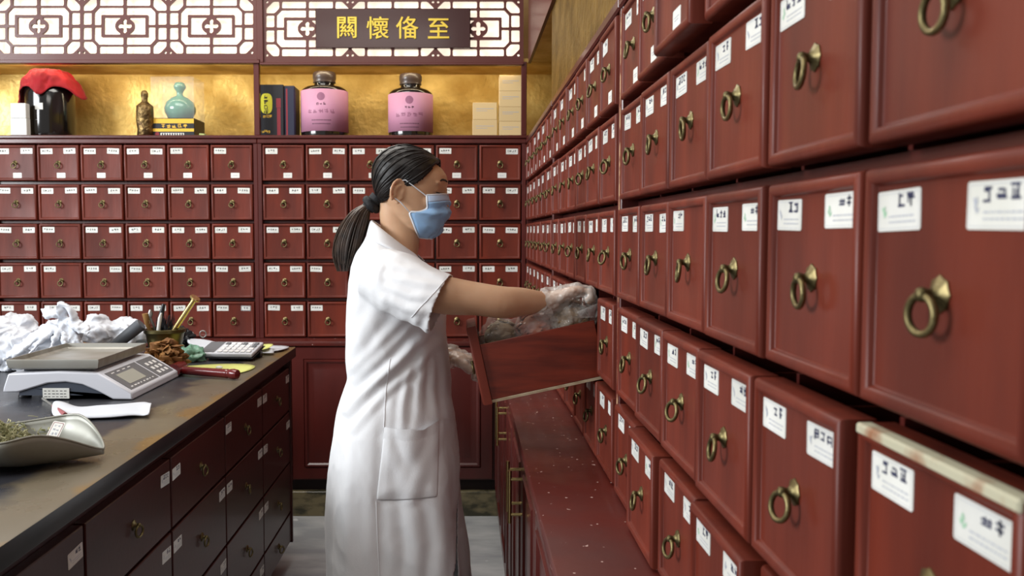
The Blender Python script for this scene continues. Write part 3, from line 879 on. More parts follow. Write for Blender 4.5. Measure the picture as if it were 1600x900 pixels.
for c in range(6):
    for r, (a, b) in enumerate(rows4):
        y = YF - .014 - cdraw_w/2 - c * cp
        if y - cdraw_w/2 < YC0 + .04: continue
        d = link('drawer', cmesh[r], None, (XC - .0225, y, CZ - b)); d.rotation_euler = (0, 0, math.pi/2)
        tag(d, '%s row, %s dark drawer from the far end, in counter under the scale' % (ROWN[r] if r < 3 else 'lowest', ORD[c]), 'drawer', 'drawers of the left counter')
        h = b - a
        p = link('ring_pull', PULL, d, (0, 0, h*.52)); g = link('ring', RING, p, (0, -.0122, -.0015)); g.rotation_euler = (0, 0, R(rng.gauss(-8, 8)))
        for sx in (-1, 1):
            if rng.random() < .12: continue
            l = link('name_label', rng.choice(PAPER), d, (sx*(cdraw_w/2 - .036), 0, h - .040 - rng.uniform(0, .006))); l.rotation_euler = (0, R(rng.gauss(0, 1.5)), 0)

# ------------------------------------------------------------------ things on the counter
M['steel'] = material('brushed_steel', srgb(176, 176, 174), .32, metal=.9, col2=srgb(140, 138, 132), scale=12, stretch=(1, 6, 1), rough2=.45)
M['tray_steel'] = material('dull_steel_tray', srgb(176, 175, 170), .35, metal=.55, col2=srgb(148, 144, 134), scale=7, stretch=(1, 3, 1), rough2=.5)
M['zinc'] = material('dull_zinc', srgb(150, 150, 142), .42, metal=.35, col2=srgb(128, 126, 116), scale=9, rough2=.55)
M['scale_white'] = material('pale_grey_plastic', srgb(206, 208, 216), .4)
M['scale_dark'] = material('dark_grey_plastic', srgb(62, 68, 80), .45)
M['panel_grey'] = material('grey_keypad', srgb(108, 110, 114), .4)
M['lcd'] = material('grey_lcd', srgb(172, 174, 164), .25)
M['key_white'] = material('white_key_print', srgb(226, 226, 226), .5)
M['bag_white'] = material('white_plastic_bag', srgb(214, 218, 226), .38, bump=.12, bscale=30, sss=.0, trans=.0)
M['herb_brown'] = material('dried_brown_herb', srgb(132, 96, 52), .8, col2=srgb(92, 60, 34), scale=40, rand=.2)
M['herb_green'] = material('dried_green_herb', srgb(130, 134, 92), .8, col2=srgb(188, 184, 150), scale=60)
M['paper_white'] = material('white_paper', srgb(204, 208, 216), .6)
M['paper_yellow'] = material('yellow_paper', srgb(216, 220, 130), .6)
M['red_handle'] = material('polished_red_wood', srgb(104, 26, 28), .25, coat=.4)
M['black_plastic'] = material('black_plastic', srgb(30, 31, 36), .35)
M['grey_rubber'] = material('grey_rubber', srgb(84, 88, 94), .5)
M['mortar'] = material('old_brass_mortar', srgb(112, 100, 62), .36, metal=.85, col2=srgb(66, 62, 44), scale=14)
M['green_bag'] = material('green_plastic_bag', srgb(108, 150, 128), .35, bump=.4, bscale=30)
M['clear_glove'] = material('clear_plastic_film', srgb(225, 222, 216), .14, alpha=.40, bump=.45, bscale=55, spec=.9)

# scale
YN, YFAR = 2.44, 2.84
def sp(px, py): p = atY(px, py, YN); return (p.x, p.z)
sc = thing('weighing_scale', 'grey digital weighing scale with steel tray on the counter', 'scale', (-1.1, 2.64, CT))
off = Vector((-1.1, 2.64, CT))
shell = [sp(12, 584), sp(90, 581), sp(153, 583), sp(206, 614), sp(207, 625), sp(176, 624), sp(152, 611), sp(128, 601), sp(102, 597), sp(74, 599), sp(48, 607), sp(28, 613), sp(4, 613), sp(5, 606)]
m = MB(); m.prism(shell, YN, YFAR); o = m.build('housing', M['scale_white'], sc, 30, off)
modify(o, ('BEVEL', {'width': .004, 'segments': 2, 'limit_method': 'ANGLE'}))
m = MB(); lo = [(x, z - .006) for x, z in shell[4:13]]; lo = [(x, max(z, CT + .012)) for x, z in lo]
base = [(shell[4][0] - .004, shell[4][1] - .004)] + [(x, z - .001) for x, z in shell[5:12]] + [(shell[11][0], CT + .013), (shell[4][0] - .03, CT + .013)]
m.prism(base, YN + .006, YFAR - .006); m.build('base', M['scale_dark'], sc, 30, off)
for fx in (-1.24, -.97):
    for fy in (YN + .05, YFAR - .05):
        m = MB(); m.lathe([(.017, CT + .0006), (.018, CT + .004), (.013, CT + .0165)], 16, M=Matrix.Translation((fx, fy, 0))); m.build('foot', M['black_plastic'], sc, 40, off)
a, b = sp(66, 623), sp(107, 607)
m = MB(); m.box((a[0], YN + .0035, a[1]), (b[0], YN + .0075, b[1]), mi=0)
for k in range(3):
    for q in range(6): m.quad(a[0] + .004 + q*.011, a[1] + .004 + k*.008, a[0] + .004 + q*.011 + rng.uniform(.004, .009), a[1] + .006 + k*.008, YN + .0032, 1)
m.build('rating_sticker', [M['label'], M['black_ink']], sc, 0, off)
# sloped control face
p0, p1 = Vector((shell[2][0], 0, shell[2][1])), Vector((shell[3][0], 0, shell[3][1]))
ax = (p1 - p0); Ls = ax.length; ax.normalize(); nrm = Vector((-ax.z, 0, ax.x))
CF = Matrix(((ax.x, 0, nrm.x, p0.x), (0, 1, 0, YN), (ax.z, 0, nrm.z, p0.z), (0, 0, 0, 1)))   # u along slope, v along y, n out
Wd = YFAR - YN
m = MB()
def cfq(u0, v0, u1, v1, n, mi): m.box((u0*Ls, v0*Wd, 0), (u1*Ls, v1*Wd, n), 0, mi, CF)
cfq(.10, .05, .90, .61, .0012, 0); cfq(.10, .64, .90, .95, .0012, 0)
m.build('keypad', M['panel_grey'], sc, 0, off)
m = MB(); cfq(.28, .14, .72, .46, .0020, 0); m.build('display', M['lcd'], sc, 0, off)
m = MB()
for i in range(3):
    for k in range(3):
        if rng.random() < .85: cfq(.28 + .2*i, .70 + .08*k, .40 + .2*i, .745 + .08*k, .0018, 0)
for k in range(8): cfq(.80, .10 + .06*k, .84, .10 + .06*k + rng.uniform(.02, .045), .0018, 0)
for k in range(4): cfq(.17, .12 + .1*k, .20, .12 + .1*k + .05, .0018, 0)
m.build('key_markings', M['key_white'], sc, 0, off)
# tray
TX0, TX1, TY0, TY1, TZ = -1.268, -1.012, 2.445, 2.82, 1.012
m = MB(); rs = []
for ins, z in ((.016, TZ - .030), (.004, TZ - .024), (0, TZ - .004), (.001, TZ), (.004, TZ), (.006, TZ - .012), (.014, TZ - .017)):
    rs.append([(TX0 + ins, TY0 + ins, z), (TX1 - ins, TY0 + ins, z), (TX1 - ins, TY1 - ins, z), (TX0 + ins, TY1 - ins, z)])
m.rings(rs); m.build('tray', M['tray_steel'], sc, 30, off)
m = MB(); m.box((TX0 + .03, TY0 + .04, shell[1][1] - .006), (TX1 - .03, TY1 - .04, TZ - .0302)); m.build('tray_support', M['scale_dark'], sc, 30, off)

# metal scoop with herbs
scp = thing('metal_scoop', 'grey metal scoop holding green herbs at the counter edge', 'scoop', (-1.0, 1.74, CT)); off = Vector((-1.0, 1.74, CT))
m = MB(); rows = []
nS, nA = 34, 31
for i in range(nS + 1):
    s = (i / nS)**1.4 * .46
    X = -.732 - s
    u = min(1, s/.13)
    hwid = .126 * u**.68 + 1e-4
    rim = .022 + .052*math.sin(min(1, s/.10)*math.pi/2) - .024*min(1, max(0, s - .10)/.15)
    low = .012*(1 - u)**1.5
    cy = 1.765 + .018*(1 - u)
    rows.append([])
    for k in range(nA):
        a = math.pi * (k/(nA-1))
        f = math.sin(a)
        rows[-1].append((X + .010*(1 - f)*u, cy - math.cos(a)*hwid, CT + .003 + low + (rim - low)*(1 - f**.8)))
m.grid(rows)
o = m.build('bowl', M['zinc'], scp, 60, off); modify(o, ('SOLIDIFY', {'thickness': .0022, 'offset': 0}))
m = MB(); m.tube([rows[i][0] for i in range(nS, -1, -1)] + [rows[i][-1] for i in range(nS + 1)], .0022, 8); m.build('rolled_rim', M['zinc'], scp, 60, off)
m = MB(); m.tube([(-1.195, 1.765, CT + .035), (-1.25, 1.765, CT + .045), (-1.34, 1.765, CT + .055)], [.012, .014, .016], 12); m.build('handle', M['zinc'], scp, 60, off)
m = MB(); hr = random.Random(5)
for k in range(1000):
    cx, cy = hr.gauss(-.985, .055), hr.gauss(1.785, .046)
    if cx > -.875 or cx < -1.15: continue
    cz = CT + .012 + max(0, .080 * math.exp(-((cx + 1.0)/.085)**2 - ((cy - 1.785)/.08)**2)) * hr.uniform(.55, 1.05) + ((cy - 1.765)/.12)**2*.03
    l = hr.uniform(.008, .022); a = hr.uniform(0, 6.28); e = hr.uniform(-.7, .9)
    d = Vector((math.cos(a)*math.cos(e), math.sin(a)*math.cos(e), math.sin(e))) * l
    c = Vector((cx, cy, cz))
    m.tube([c - d*.5, c + Vector((hr.uniform(-.002, .002), hr.uniform(-.002, .002), .001)), c + d*.5], hr.uniform(.0008, .0026), 4)
o = m.build('herb_heap', M['herb_green'], None, 0); tag(o, 'loose dried green herbs heaped in the metal scoop', 'herbs', kind='stuff')
# tag in the scoop
tg = thing('price_tag', 'small white card tag with a red border lying in the scoop', 'tag', (0, 0, 0))
pA = atY(86, 675, 1.795); TM = Matrix.Translation(pA) @ Matrix.Rotation(R(-12), 4, 'Z') @ Matrix.Rotation(R(6), 4, 'Y') @ Matrix.Rotation(R(-38), 4, 'X')
m = MB(); m.prism(rounded(.028, .046, .004), 0, -.0012, 0, TM); m.build('card', M['label'], tg, 0)
m = MB()
for a, b, r_ in ((0, 1, 0),):
    po, pi = rounded(.0235, .041, .003), rounded(.0215, .039, .0025)
    m.rings([[(x, -.0014, z) for x, z in po], [(x, -.0015, z) for x, z in pi]], True, False, False, 0, TM)
m.build('red_border', M['red_print'], tg, 0)
m = MB()
for q in range(2):
    for k in range(4): glyph(m, -.007 + q*.008, .010 - k*.0085, .006, rng, -.0016, 0)
m.v = [TM @ p for p in m.v]; m.build('writing', M['ink_faint'], tg, 0)

# long flat white packet and the glass tube on it
def sheet(px_poly_rows, Zf, name, mat, thick, label, cat):
    """rows of pixels on the counter top, lifted by Zf(i,k)"""
    m = MB(); g = []
    for i, row in enumerate(px_poly_rows):
        g.append([])
        for k, (x, y) in enumerate(row):
            p = atZ(x, y, CT); g[-1].append((p.x, p.y, CT + .0008 + Zf(i, k)))
    m.grid(g)
    o = m.build(name, mat, None, 40); modify(o, ('SUBSURF', {'levels': 2, 'render_levels': 2}), ('SOLIDIFY', {'thickness': thick, 'offset': 1}))
    return tag(o, label, cat)
top = [(84, 638), (100, 640), (120, 643), (150, 639), (180, 637), (210, 634), (228, 634), (232, 637), (238, 638)]
bot = [(80, 656), (100, 659), (120, 658), (150, 657), (180, 656), (210, 654), (226, 654), (230, 655), (234, 656)]
mid = [((a+c)/2, (b+d)/2) for (a, b), (c, d) in zip(top, bot)]
rw = random.Random(8)
sheet([top, mid, bot], lambda i, k: (.020 if i == 1 else .006) + (.012 if k < 2 and i == 0 else 0) + rw.uniform(-.002, .002) + (.004 if k > 6 else 0), 'paper_packet', M['paper_white'], .003,
      'long flat white paper packet lying in front of the scale', 'packet')
pa, pb = atZ(67, 632, CT + .05), atZ(103, 655, CT + .03)
gt = thing('glass_tube', 'thin glass tube with a red label resting on the white packet', 'tube', (0, 0, 0))
pa, pb = atY(67, 623, 2.40), atY(102, 648, 2.165)
m = MB(); m.tube([pa, pa.lerp(pb, .12), pa.lerp(pb, .13), pa.lerp(pb, .5)], [.0042, .0042, .003, .0034], 10); m.build('tube', M['steel'], gt, 60)
m = MB(); m.tube([pa.lerp(pb, .5), pb], [.0052, .0056], 10); m.build('red_label', material('reddish_label', srgb(150, 84, 88), .5), gt, 60)

# crumpled bags
def blob(center, rad, seed, amp=.25, freq=9, sub=5, flat=0.0):
    b = bmesh.new(); bmesh.ops.create_icosphere(b, subdivisions=sub, radius=1)
    for v in b.verts:
        n = v.co.normalized()
        q = n * freq * .25 + Vector((seed*3.1, seed*1.7, seed))
        q2 = q + Vector((noise.noise(q*1.7), noise.noise(q*1.7 + Vector((9, 0, 0))), noise.noise(q*1.7 + Vector((0, 7, 0)))))*.6
        r = 1 + amp * (noise.noise(q) + .45*noise.noise(q*2.3)) - amp*.55*abs(noise.noise(q2*2.1)) - amp*.18*abs(noise.noise(q2*4.6))
        p = Vector((n.x*rad[0]*r, n.y*rad[1]*r, n.z*rad[2]*r))
        p += Vector(center)
        if flat and p.z < flat: p.z = flat + (p.z - flat)*.02
        v.co = p
    return b
def bag(name, parts, label, mat=None, cat='bag', extra=None):
    m = MB()
    for c, rd, sd in parts: m.bm(blob(c, rd, sd, .22, 5, 5, CT + .0016))
    if extra: extra(m)
    o = m.build(name, mat or M['bag_white'], None, None)
    modify(o, ('REMESH', {'mode': 'VOXEL', 'voxel_size': .0045, 'use_smooth_shade': True}), ('SMOOTH', {'factor': .5, 'iterations': 5}))
    me = o.data
    for v in me.vertices:
        q = v.co * 17 + Vector((noise.noise(v.co*8), noise.noise(v.co*8 + Vector((5, 0, 0))), 0))*1.6
        v.co += v.normal * (.011*((1 - abs(noise.noise(q)))**4 - .35) + .005*((1 - abs(noise.noise(q*2.1)))**5 - .3))
        if v.co.z < CT + .001: v.co.z = CT + .001
    for p in me.polygons: p.use_smooth = True; p.material_index = 0
    me.materials.clear(); me.materials.append(mat or M['bag_white'])
    return tag(o, label, cat)
def cpt(px, py, Y): return tuple(atY(px, py, Y))
bag('plastic_bag', [(cpt(10, 545, 3.02), (.13, .10, .12), 1.0), (cpt(30, 525, 3.05), (.07, .06, .085), 2.2)], 'crumpled white plastic bag at the far left end of the counter')
def ears(m):
    k0 = atY(104, 500, 2.93)
    for tip, w, seg in (((66, 484), .022, 0), ((92, 472), .02, 1), ((138, 520), .020, 2)):
        t = atY(tip[0], tip[1], 2.92 - .02*seg)
        pts = [k0, k0.lerp(t, .35) + Vector((0, -.01, .008)), k0.lerp(t, .75), t]
        m.tube(pts, [(.010, .008), (w*.9, .008), (w*1.1, .006), (w*.5, .003)], 12)
    if True:
        a = atY(92, 472, 2.9); b2 = atY(116, 497, 2.9); m.tube([a, a.lerp(b2, .5) + Vector((.012, 0, .004)), b2, k0], [(.008, .005), (.010, .006), (.012, .007), (.010, .008)], 10)
    # gathers running down from the knot
    for q in range(7):
        a = -1.25 + q*.40 + .1*math.sin(q*5); e = k0 + Vector((math.sin(a)*.16 - .04, -.05*math.cos(a) - .03, -.13))
        m.tube([k0, k0.lerp(e, .35) + Vector((0, -.010, .004)), k0.lerp(e, .7) + Vector((0, -.010, .002)), e], [.008, .009, .008, .003], 6)
bag('plastic_bag', [(cpt(78, 552, 2.96), (.115, .06, .088), 3.3), (cpt(98, 522, 2.96), (.060, .05, .06), 4.1), (cpt(40, 560, 2.93), (.06, .05, .05), 4.9)], 'knotted white plastic bag with upright ears behind the scale', extra=ears)
bag('plastic_bag', [(cpt(152, 522, 3.24), (.075, .07, .075), 5.7), (cpt(192, 522, 3.27), (.085, .07, .062), 6.6)], 'flattened white plastic bag behind the grey rubber handle')

# shallow bowl of herbs with the grey-handled tool
c = atZ(168, 556, CT)
bw_ = thing('shallow_bowl', 'shallow dark bowl behind the scale tray', 'bowl', (c.x, 3.06, CT))
m = MB(); m.lathe([(.09, 0), (.105, .004), (.125, .045), (.128, .062), (.124, .062), (.118, .045), (.09, .010), (.01, .008)], 40); m.build('bowl', M['scale_dark'], bw_, 50)
m = MB(); hr = random.Random(9)
for k in range(46):
    a, r_ = hr.uniform(0, 6.28), .095*hr.random()**.5
    cc_ = Vector((c.x + r_*math.cos(a), 3.06 + r_*math.sin(a)*.9, CT + .03 + .035*hr.random() + .03*(1 - r_/.095)))
    m.bm(blob(cc_, (hr.uniform(.012, .024), hr.uniform(.008, .014), hr.uniform(.004, .010)), hr.uniform(0, 40), .5, 8, 2))
o = m.build('dried_herbs', M['herb_brown'], None, 40); tag(o, 'brown dried herb pieces heaped in the shallow bowl', 'herbs', kind='stuff')
pa, pb = atY(184, 536, 2.99), atY(219, 508, 2.99)
gh = thing('rubber_tool', 'thick grey rubber-handled tool leaning out of the shallow bowl', 'tool', (0, 0, 0))
m = MB(); m.tube([pa - (pb-pa)*.5, pa, pb, pb + (pb-pa)*.06], [.018, .019, .0215, .018], 20); m.build('handle', M['grey_rubber'], gh, 50)
m = MB(); m.tube([pa - (pb-pa)*.5, pa - (pb-pa)*.85], [.012, .010], 14); m.build('shaft', M['steel'], gh, 50)

# mortar with pestle and tools
mc = Vector(((249 - 725)*3.0/F, 3.04, CT))
mo = thing('brass_mortar', 'old brass mortar holding brushes, behind the brown herbs', 'mortar', mc)
m = MB(); m.lathe([(.045, 0), (.048, .01), (.040, .02), (.050, .05), (.060, .10), (.063, .118), (.070, .124), (.070, .134), (.064, .136), (.060, .130), (.052, .07), (.03, .04), (.01, .036)], 40); m.build('cup', M['mortar'], mo, 40)
pe = thing('brass_pestle', 'long brass pestle with a flat disc end standing in the mortar', 'pestle', (0, 0, 0))
a, b = mc + Vector((-.012, -.01, .06)), atY(305, 466, 2.99)
dv = (b - a).normalized()
m = MB(); m.tube([a, a.lerp(b, .5), b - dv*.006], [.010, .0095, .0085], 16); m.build('shaft', M['brass_bright'], pe, 50)
m = MB(); m.tube([b - dv*.008, b - dv*.003, b, b + dv*.003], [.009, .018, .0185, .017], 24); m.build('disc_end', M['brass_bright'], pe, 30)
def tool(name, label, cat, pts, rads, mat, head=None):
    t = thing(name, label, cat, (0, 0, 0))
    m = MB(); m.tube(pts, rads, 12); m.build('handle', mat, t, 50)
    if head:
        m = MB(); m.tube(*head[:2], 12); m.build(head[2], head[3], t, 50)
    return t
def mp(px, py, Y=3.03): return atY(px, py, Y)
tool('knife', 'black-handled knife standing upright in the mortar', 'knife', [mp(249, 508), mp(252, 492), mp(256, 475)], [.007, .009, .006], M['black_plastic'], ([mc + Vector((.0, .0, .07)), mp(249, 509)], [.004, .004], 'blade', M['steel']))
tool('pen', 'white pen beside the black knife in the mortar', 'pen', [mp(247, 518, 3.0), mp(250, 497, 3.0), mp(252, 489, 3.0)], [.006, .0065, .003], M['white_card'], ([mc + Vector((-.005, -.02, .07)), mp(247, 519, 3.0)], [.004, .004], 'barrel', M['black_plastic']))
br = tool('brush', 'wood-ended brush standing in the mortar', 'brush', [mc + Vector((-.02, .01, .06)), mp(229, 505), mp(228, 490)], [.005, .007, .013], material('brush_wood', srgb(150, 110, 60), .6))
tool('small_spoon', 'small steel spoon standing in the mortar', 'spoon', [mc + Vector((-.01, .01, .06)), mp(235, 496), ], [.004, .004], M['steel'], ([mp(235, 497), mp(235, 490), mp(235, 484)], [.004, .009, .004], 'spoon_bowl', M['steel']))
m = MB()
for k in range(60):
    a = rng.uniform(0, 6.28); r_ = rng.uniform(.0, .04); p = mc + Vector((r_*math.cos(a), r_*math.sin(a), .10))
    e = p + Vector((rng.uniform(-.02, .02), rng.uniform(-.02, .02), rng.uniform(.045, .085)))
    m.tube([p, e], [.0025, .001], 4)
o = m.build('brush_bristles', M['black_plastic'], None, 0); tag(o, 'dark bristles of brushes packed in the mortar mouth', 'bristles', kind='stuff')

# crumpled brown herb pile in front of the mortar
m = MB(); hr = random.Random(21)
pc = Vector(((254 - 725)*2.93/F, 2.935, CT))
for k in range(130):
    a, r_ = hr.uniform(0, 6.28), .085*hr.random()**.6
    hgt = .105*(1 - (r_/.10)**2)*hr.uniform(.25, 1)
    cc_ = pc + Vector((r_*math.cos(a)*.9, r_*math.sin(a)*.62, .010 + hgt))
    b = blob((0, 0, 0), (hr.uniform(.012, .024), hr.uniform(.009, .018), hr.uniform(.002, .006)), hr.uniform(0, 60), .55, 8, 2)
    mt = Matrix.Translation(cc_) @ Matrix.Rotation(hr.uniform(0, 6.28), 4, 'Z') @ Matrix.Rotation(hr.uniform(-1.3, 1.3), 4, 'X')
    m.bm(b, 0, mt)
o = m.build('dried_leaf_pile', material('tan_dried_leaf', srgb(150, 104, 50), .75, col2=srgb(106, 66, 30), scale=30, rand=.1), None, 40); tag(o, 'pile of curled tan dried leaves between mortar and scale', 'leaves', kind='stuff')

# calculator
ca = atZ(318, 566, CT + .004); cb = atZ(398, 569, CT + .004)
C0 = Vector(((356 - 725)*3.25/F, 3.25, CT))
cal = thing('calculator', 'pale grey desk calculator propped up beside the papers', 'calculator', C0, R(-6))
CM = Matrix.Rotation(R(11), 4, 'X')
m = MB(); m.box((-.105, -.055, .004), (.105, .085, .020), .006, 0, CM, 2); 
m.v = [p + Vector((0, 0, .020)) for p in m.v]; m.build('case', M['scale_white'], cal)
m = MB(); m.box((-.108, -.058, .001), (.108, .088, .0035), .001, 0, CM); m.v = [p + Vector((0, 0, .020)) for p in m.v]; m.build('underside', M['black_plastic'], cal)
m = MB(); m.box((-.095, -.045, .0201), (-.040, .075, .0212), 0, 0, CM); m.v = [p + Vector((0, 0, .020)) for p in m.v]; m.build('screen', M['panel_grey'], cal)
for i in range(6):
    for k in range(4):
        m = MB(); m.box((-.028 + i*.0215, -.045 + k*.029, .0201), (-.028 + i*.0215 + .016, -.045 + k*.029 + .020, .0245), .001, 0, CM)
        m.v = [p + Vector((0, 0, .020)) for p in m.v]; m.build('key', M['key_white'] if (i, k) not in ((5, 3), (5, 2), (0, 3), (3, 3)) else M['panel_grey'], cal)
m = MB(); m.box((-.1, .05, .0002), (.1, .078, .026), .002); m.build('prop', M['black_plastic'], cal)

# papers, mallet, bag, key rings
sheet([[(300, 541), (360, 541), (420, 541), (461, 543)], [(330, 550), (370, 552), (410, 552), (440, 552)]], lambda i, k: .006 + .004*math.sin(k*2.1 + i), 'paper_sheet', M['paper_white'], .0012, 'loose white sheets of paper at the far corner of the counter', 'paper')
m = MB(); g = []
for i in range(9):
    t = i/8; row = []
    for k in range(4):
        p = atY(293 + t*135, 529 + t*17 + k*2.6, 3.40 - k*.02); row.append((p.x, p.y, max(p.z + .006*math.sin(t*9 + k), CT + .012)))
    g.append(row)
m.grid(g); o = m.build('paper_sheaf', M['paper_white'], None, 40); modify(o, ('SUBSURF', {'levels': 2, 'render_levels': 2}), ('SOLIDIFY', {'thickness': .003, 'offset': -1}))
tag(o, 'rumpled bluish white paper sheaf lying above the calculator', 'paper')
sheet([[(396, 548), (412, 547), (430, 547)], [(396, 556), (416, 556), (424, 553)]], lambda i, k: .020 + .003*k, 'sticky_note', M['paper_yellow'], .0008, 'yellow sticky note on the white papers by the counter corner', 'note')
sheet([[(272, 574), (320, 571), (370, 569), (411, 572)], [(280, 583), (320, 584), (360, 585), (378, 585)]], lambda i, k: .002, 'yellow_paper', M['paper_yellow'], .0008, 'pale yellow paper under the dark red mallet handle', 'paper')
ml = thing('mallet', 'dark red turned wooden mallet handle lying on yellow paper', 'mallet', (0, 0, 0))
a, b = atZ(290, 579, CT + .018), atZ(372, 585, CT + .018)
dv = (b - a); 
m = MB(); m.tube([a - dv*.05, a + dv*.3, a + dv*.78, a + dv*.80, a + dv*.82, a + dv*.84, a + dv*.86, a + dv*.92, a + dv*.99, a + dv*1.0], [.0125, .0135, .0145, .0155, .0135, .0135, .0155, .017, .0145, .010], 20)
m.build('handle', M['red_handle'], ml, 40)
m = MB(); hc = a - dv*.16; m.tube([hc - Vector((.0, .04, -.004)), hc + Vector((0, .04, .004))], .021, 20); m.build('head', M['red_handle'], ml, 40)
p = atZ(340, 575, CT + .012)
m = MB(); m.bm(blob((p.x, p.y + .02, CT + .0105), (.012, .007, .006), 3, .05, 4, 3)); o = m.build('white_tablet', M['white_card'], None, 60); tag(o, 'small white oval tablet beside the red mallet handle', 'tablet')
m = MB(); m.bm(blob(cpt(298, 556, 3.2), (.055, .05, .036), 8.8, .3, 10, 4, CT + .0016)); m.bm(blob(cpt(276, 545, 3.25), (.03, .03, .03), 9.9, .3, 9, 4, CT + .0016))
o = m.build('green_plastic_bag', M['green_bag'], None, 60); tag(o, 'translucent green plastic bag between the leaves and calculator', 'bag')
m = MB(); m.bm(blob(cpt(280, 526, 3.40), (.05, .04, .04), 12.3, .5, 10, 4, CT + .0016)); o = m.build('black_cloth', M['black_plastic'], None, 60); tag(o, 'crumpled black cloth right of the mortar mouth', 'cloth')
for k, (px, py, r_) in enumerate(((299, 523, .010), (317, 522, .013))):
    p = atY(px, py, 3.42); m = MB()
    m.tube([(p.x + r_*math.cos(2*math.pi*i/20), p.y, p.z + r_*math.sin(2*math.pi*i/20)) for i in range(20)], .0022, 8, closed=True)
    m.tube([(p.x, p.y, p.z - r_), (p.x + .004, p.y, CT + .0005)], .0022, 8)
    o = m.build('wire_hook', M['steel'], None, 60); tag(o, ('left smaller' if k == 0 else 'right larger') + ' curled wire hook standing behind the papers', 'hook', 'wire hooks')
# ------------------------------------------------------------------ the woman in the white coat
M['skin'] = material('skin', srgb(204, 166, 134), .5, sss=.2, col2=srgb(192, 150, 118), scale=14, spec=.35)
M['coat'] = material('white_cotton_coat', srgb(226, 227, 230), .75, bump=.06, bscale=260, sheen=.15)
M['hair'] = material('dark_hair', srgb(17, 14, 14), .44, col2=srgb(34, 28, 26), scale=60, spec=.32, coat=.0)
M['hair_brown'] = material('brown_ponytail_hair', srgb(74, 56, 44), .45, col2=srgb(40, 31, 26), scale=50, spec=.5)
M['mask_blue'] = material('blue_mask_fabric', srgb(150, 188, 226), .7, col2=srgb(138, 178, 220), scale=30, bump=.05, bscale=200)
M['mask_pale'] = material('pale_mask_band', srgb(172, 190, 216), .7)
M['mask_white'] = material('white_mask_edge', srgb(214, 220, 228), .7)
M['scrunchie'] = material('black_hair_tie', srgb(20, 20, 24), .7, bump=.3, bscale=80)
M['trousers'] = material('dark_trousers', srgb(38, 42, 52), .8)
M['shoe'] = material('black_shoe', srgb(22, 22, 24), .4)
M['lash'] = material('dark_lashes', srgb(36, 26, 22), .6)
YP = 2.20
FOOT = Vector((-.155, YP, 0))
pw = thing('person', 'woman in a white coat and blue face mask reaching into the opened drawer', 'person', FOOT)
def S(px, py, Y=YP): return atY(px, py, Y)
def remesh(mb, name, mat, voxel, smooth_it, parent=None, dec=None, off=FOOT):
    o = mb.build(name, mat, parent, None, off)
    mods = [('REMESH', {'mode': 'VOXEL', 'voxel_size': voxel, 'use_smooth_shade': True}), ('SMOOTH', {'factor': .5, 'iterations': smooth_it})]
    if dec: mods.append(('DECIMATE', {'ratio': dec}))
    modify(o, *mods)
    o.data.materials.clear(); o.data.materials.append(mat)
    for p in o.data.polygons: p.use_smooth = True; p.material_index = 0
    return o
def interp(tab, z):
    tab = sorted(tab)
    if z <= tab[0][0]: return tab[0][1:]
    for a, b in zip(tab, tab[1:]):
        if z <= b[0]:
            t = (z - a[0]) / (b[0] - a[0])
            t = t*t*(3 - 2*t)*.4 + t*.6
            return tuple(a[i] + (b[i] - a[i])*t for i in range(1, len(a)))
    return tab[-1][1:]

def smooth_tube(mb, pts, rads, n=20, k=4):
    rads = [r if hasattr(r, '__len__') else (r, r) for r in rads]
    P_ = [v[0] for v in refine([[Vector(p)] for p in pts], k)]; R_ = [tuple(v[0])[:2] for v in refine([[Vector((r[0], r[1], 0))] for r in rads], k)]
    mb.tube(P_, R_, n)
def refine(rows, k=4):
    out = []
    for i in range(len(rows) - 1):
        p0, p1, p2, p3 = rows[max(i-1, 0)], rows[i], rows[i+1], rows[min(i+2, len(rows)-1)]
        for q in range(k):
            t = q / k
            out.append([(b*2 + (c - a)*t + (a*2 - b*5 + c*4 - d)*t*t + (b*3 - a - c*3 + d)*t**3) * .5 for a, b, c, d in zip(p0, p1, p2, p3)])
    out.append(rows[-1]); return out

def ss(a, b, x):
    t = max(0, min(1, (x - a)/(b - a))); return t*t*(3 - 2*t)
# ---- head in its own axes: +x face, +z up, -y is her right (towards the camera)
YAW, PITCH = R(-7), R(13)
HR = Matrix.Rotation(YAW, 4, 'Z') @ Matrix.Rotation(PITCH, 4, 'Y')
EAR = Vector((-.010, -.074, -.028))
HM = Matrix.Translation(S(621, 298, YP - .076) - (HR @ EAR)) @ HR
HMI = HM.inverted()
HEAD = [(-.119, .069, .038, .016), (-.115, .077, .024, .030), (-.106, .084, .006, .042), (-.092, .088, -.014, .052), (-.074, .089, -.038, .060), (-.055, .089, -.056, .065),
        (-.036, .088, -.068, .069), (-.016, .089, -.076, .0715), (.004, .092, -.081, .073), (.017, .093, -.082, .0735), (.032, .087, -.079, .072), (.046, .074, -.071, .066),
        (.057, .055, -.060, .056), (.066, .034, -.045, .042), (.071, .014, -.030, .026), (.0735, -.002, -.016, .010)]
ZT = .0735
def head_pt(z, a, off=0.0):
    xf, xb, hw = interp(HEAD, z)
    cx = (xf + xb) / 2 - .006; c, s_ = math.cos(a), math.sin(a)
    rx = (xf - cx) if c > 0 else (cx - xb)
    e = .86 if c > 0 else .95
    return Vector((cx + (rx + off) * math.copysign(abs(c)**e, c), (hw + off) * math.copysign(abs(s_)**.92, s_), z))
def head_rings(m, off=0.0, n=56, k=44, mtx=None):
    rs = []
    for i in range(k):
        t = i / (k - 1); z = -.119 + (ZT + .119) * (1 - (1 - t)**1.5 if t > .5 else t * 1.29289)
        rs.append([head_pt(z, 2*math.pi*q/n, off) for q in range(n)])
    m.rings(rs, True, True, True, 0, mtx)
body = MB()
head_rings(body, 0, mtx=HM)
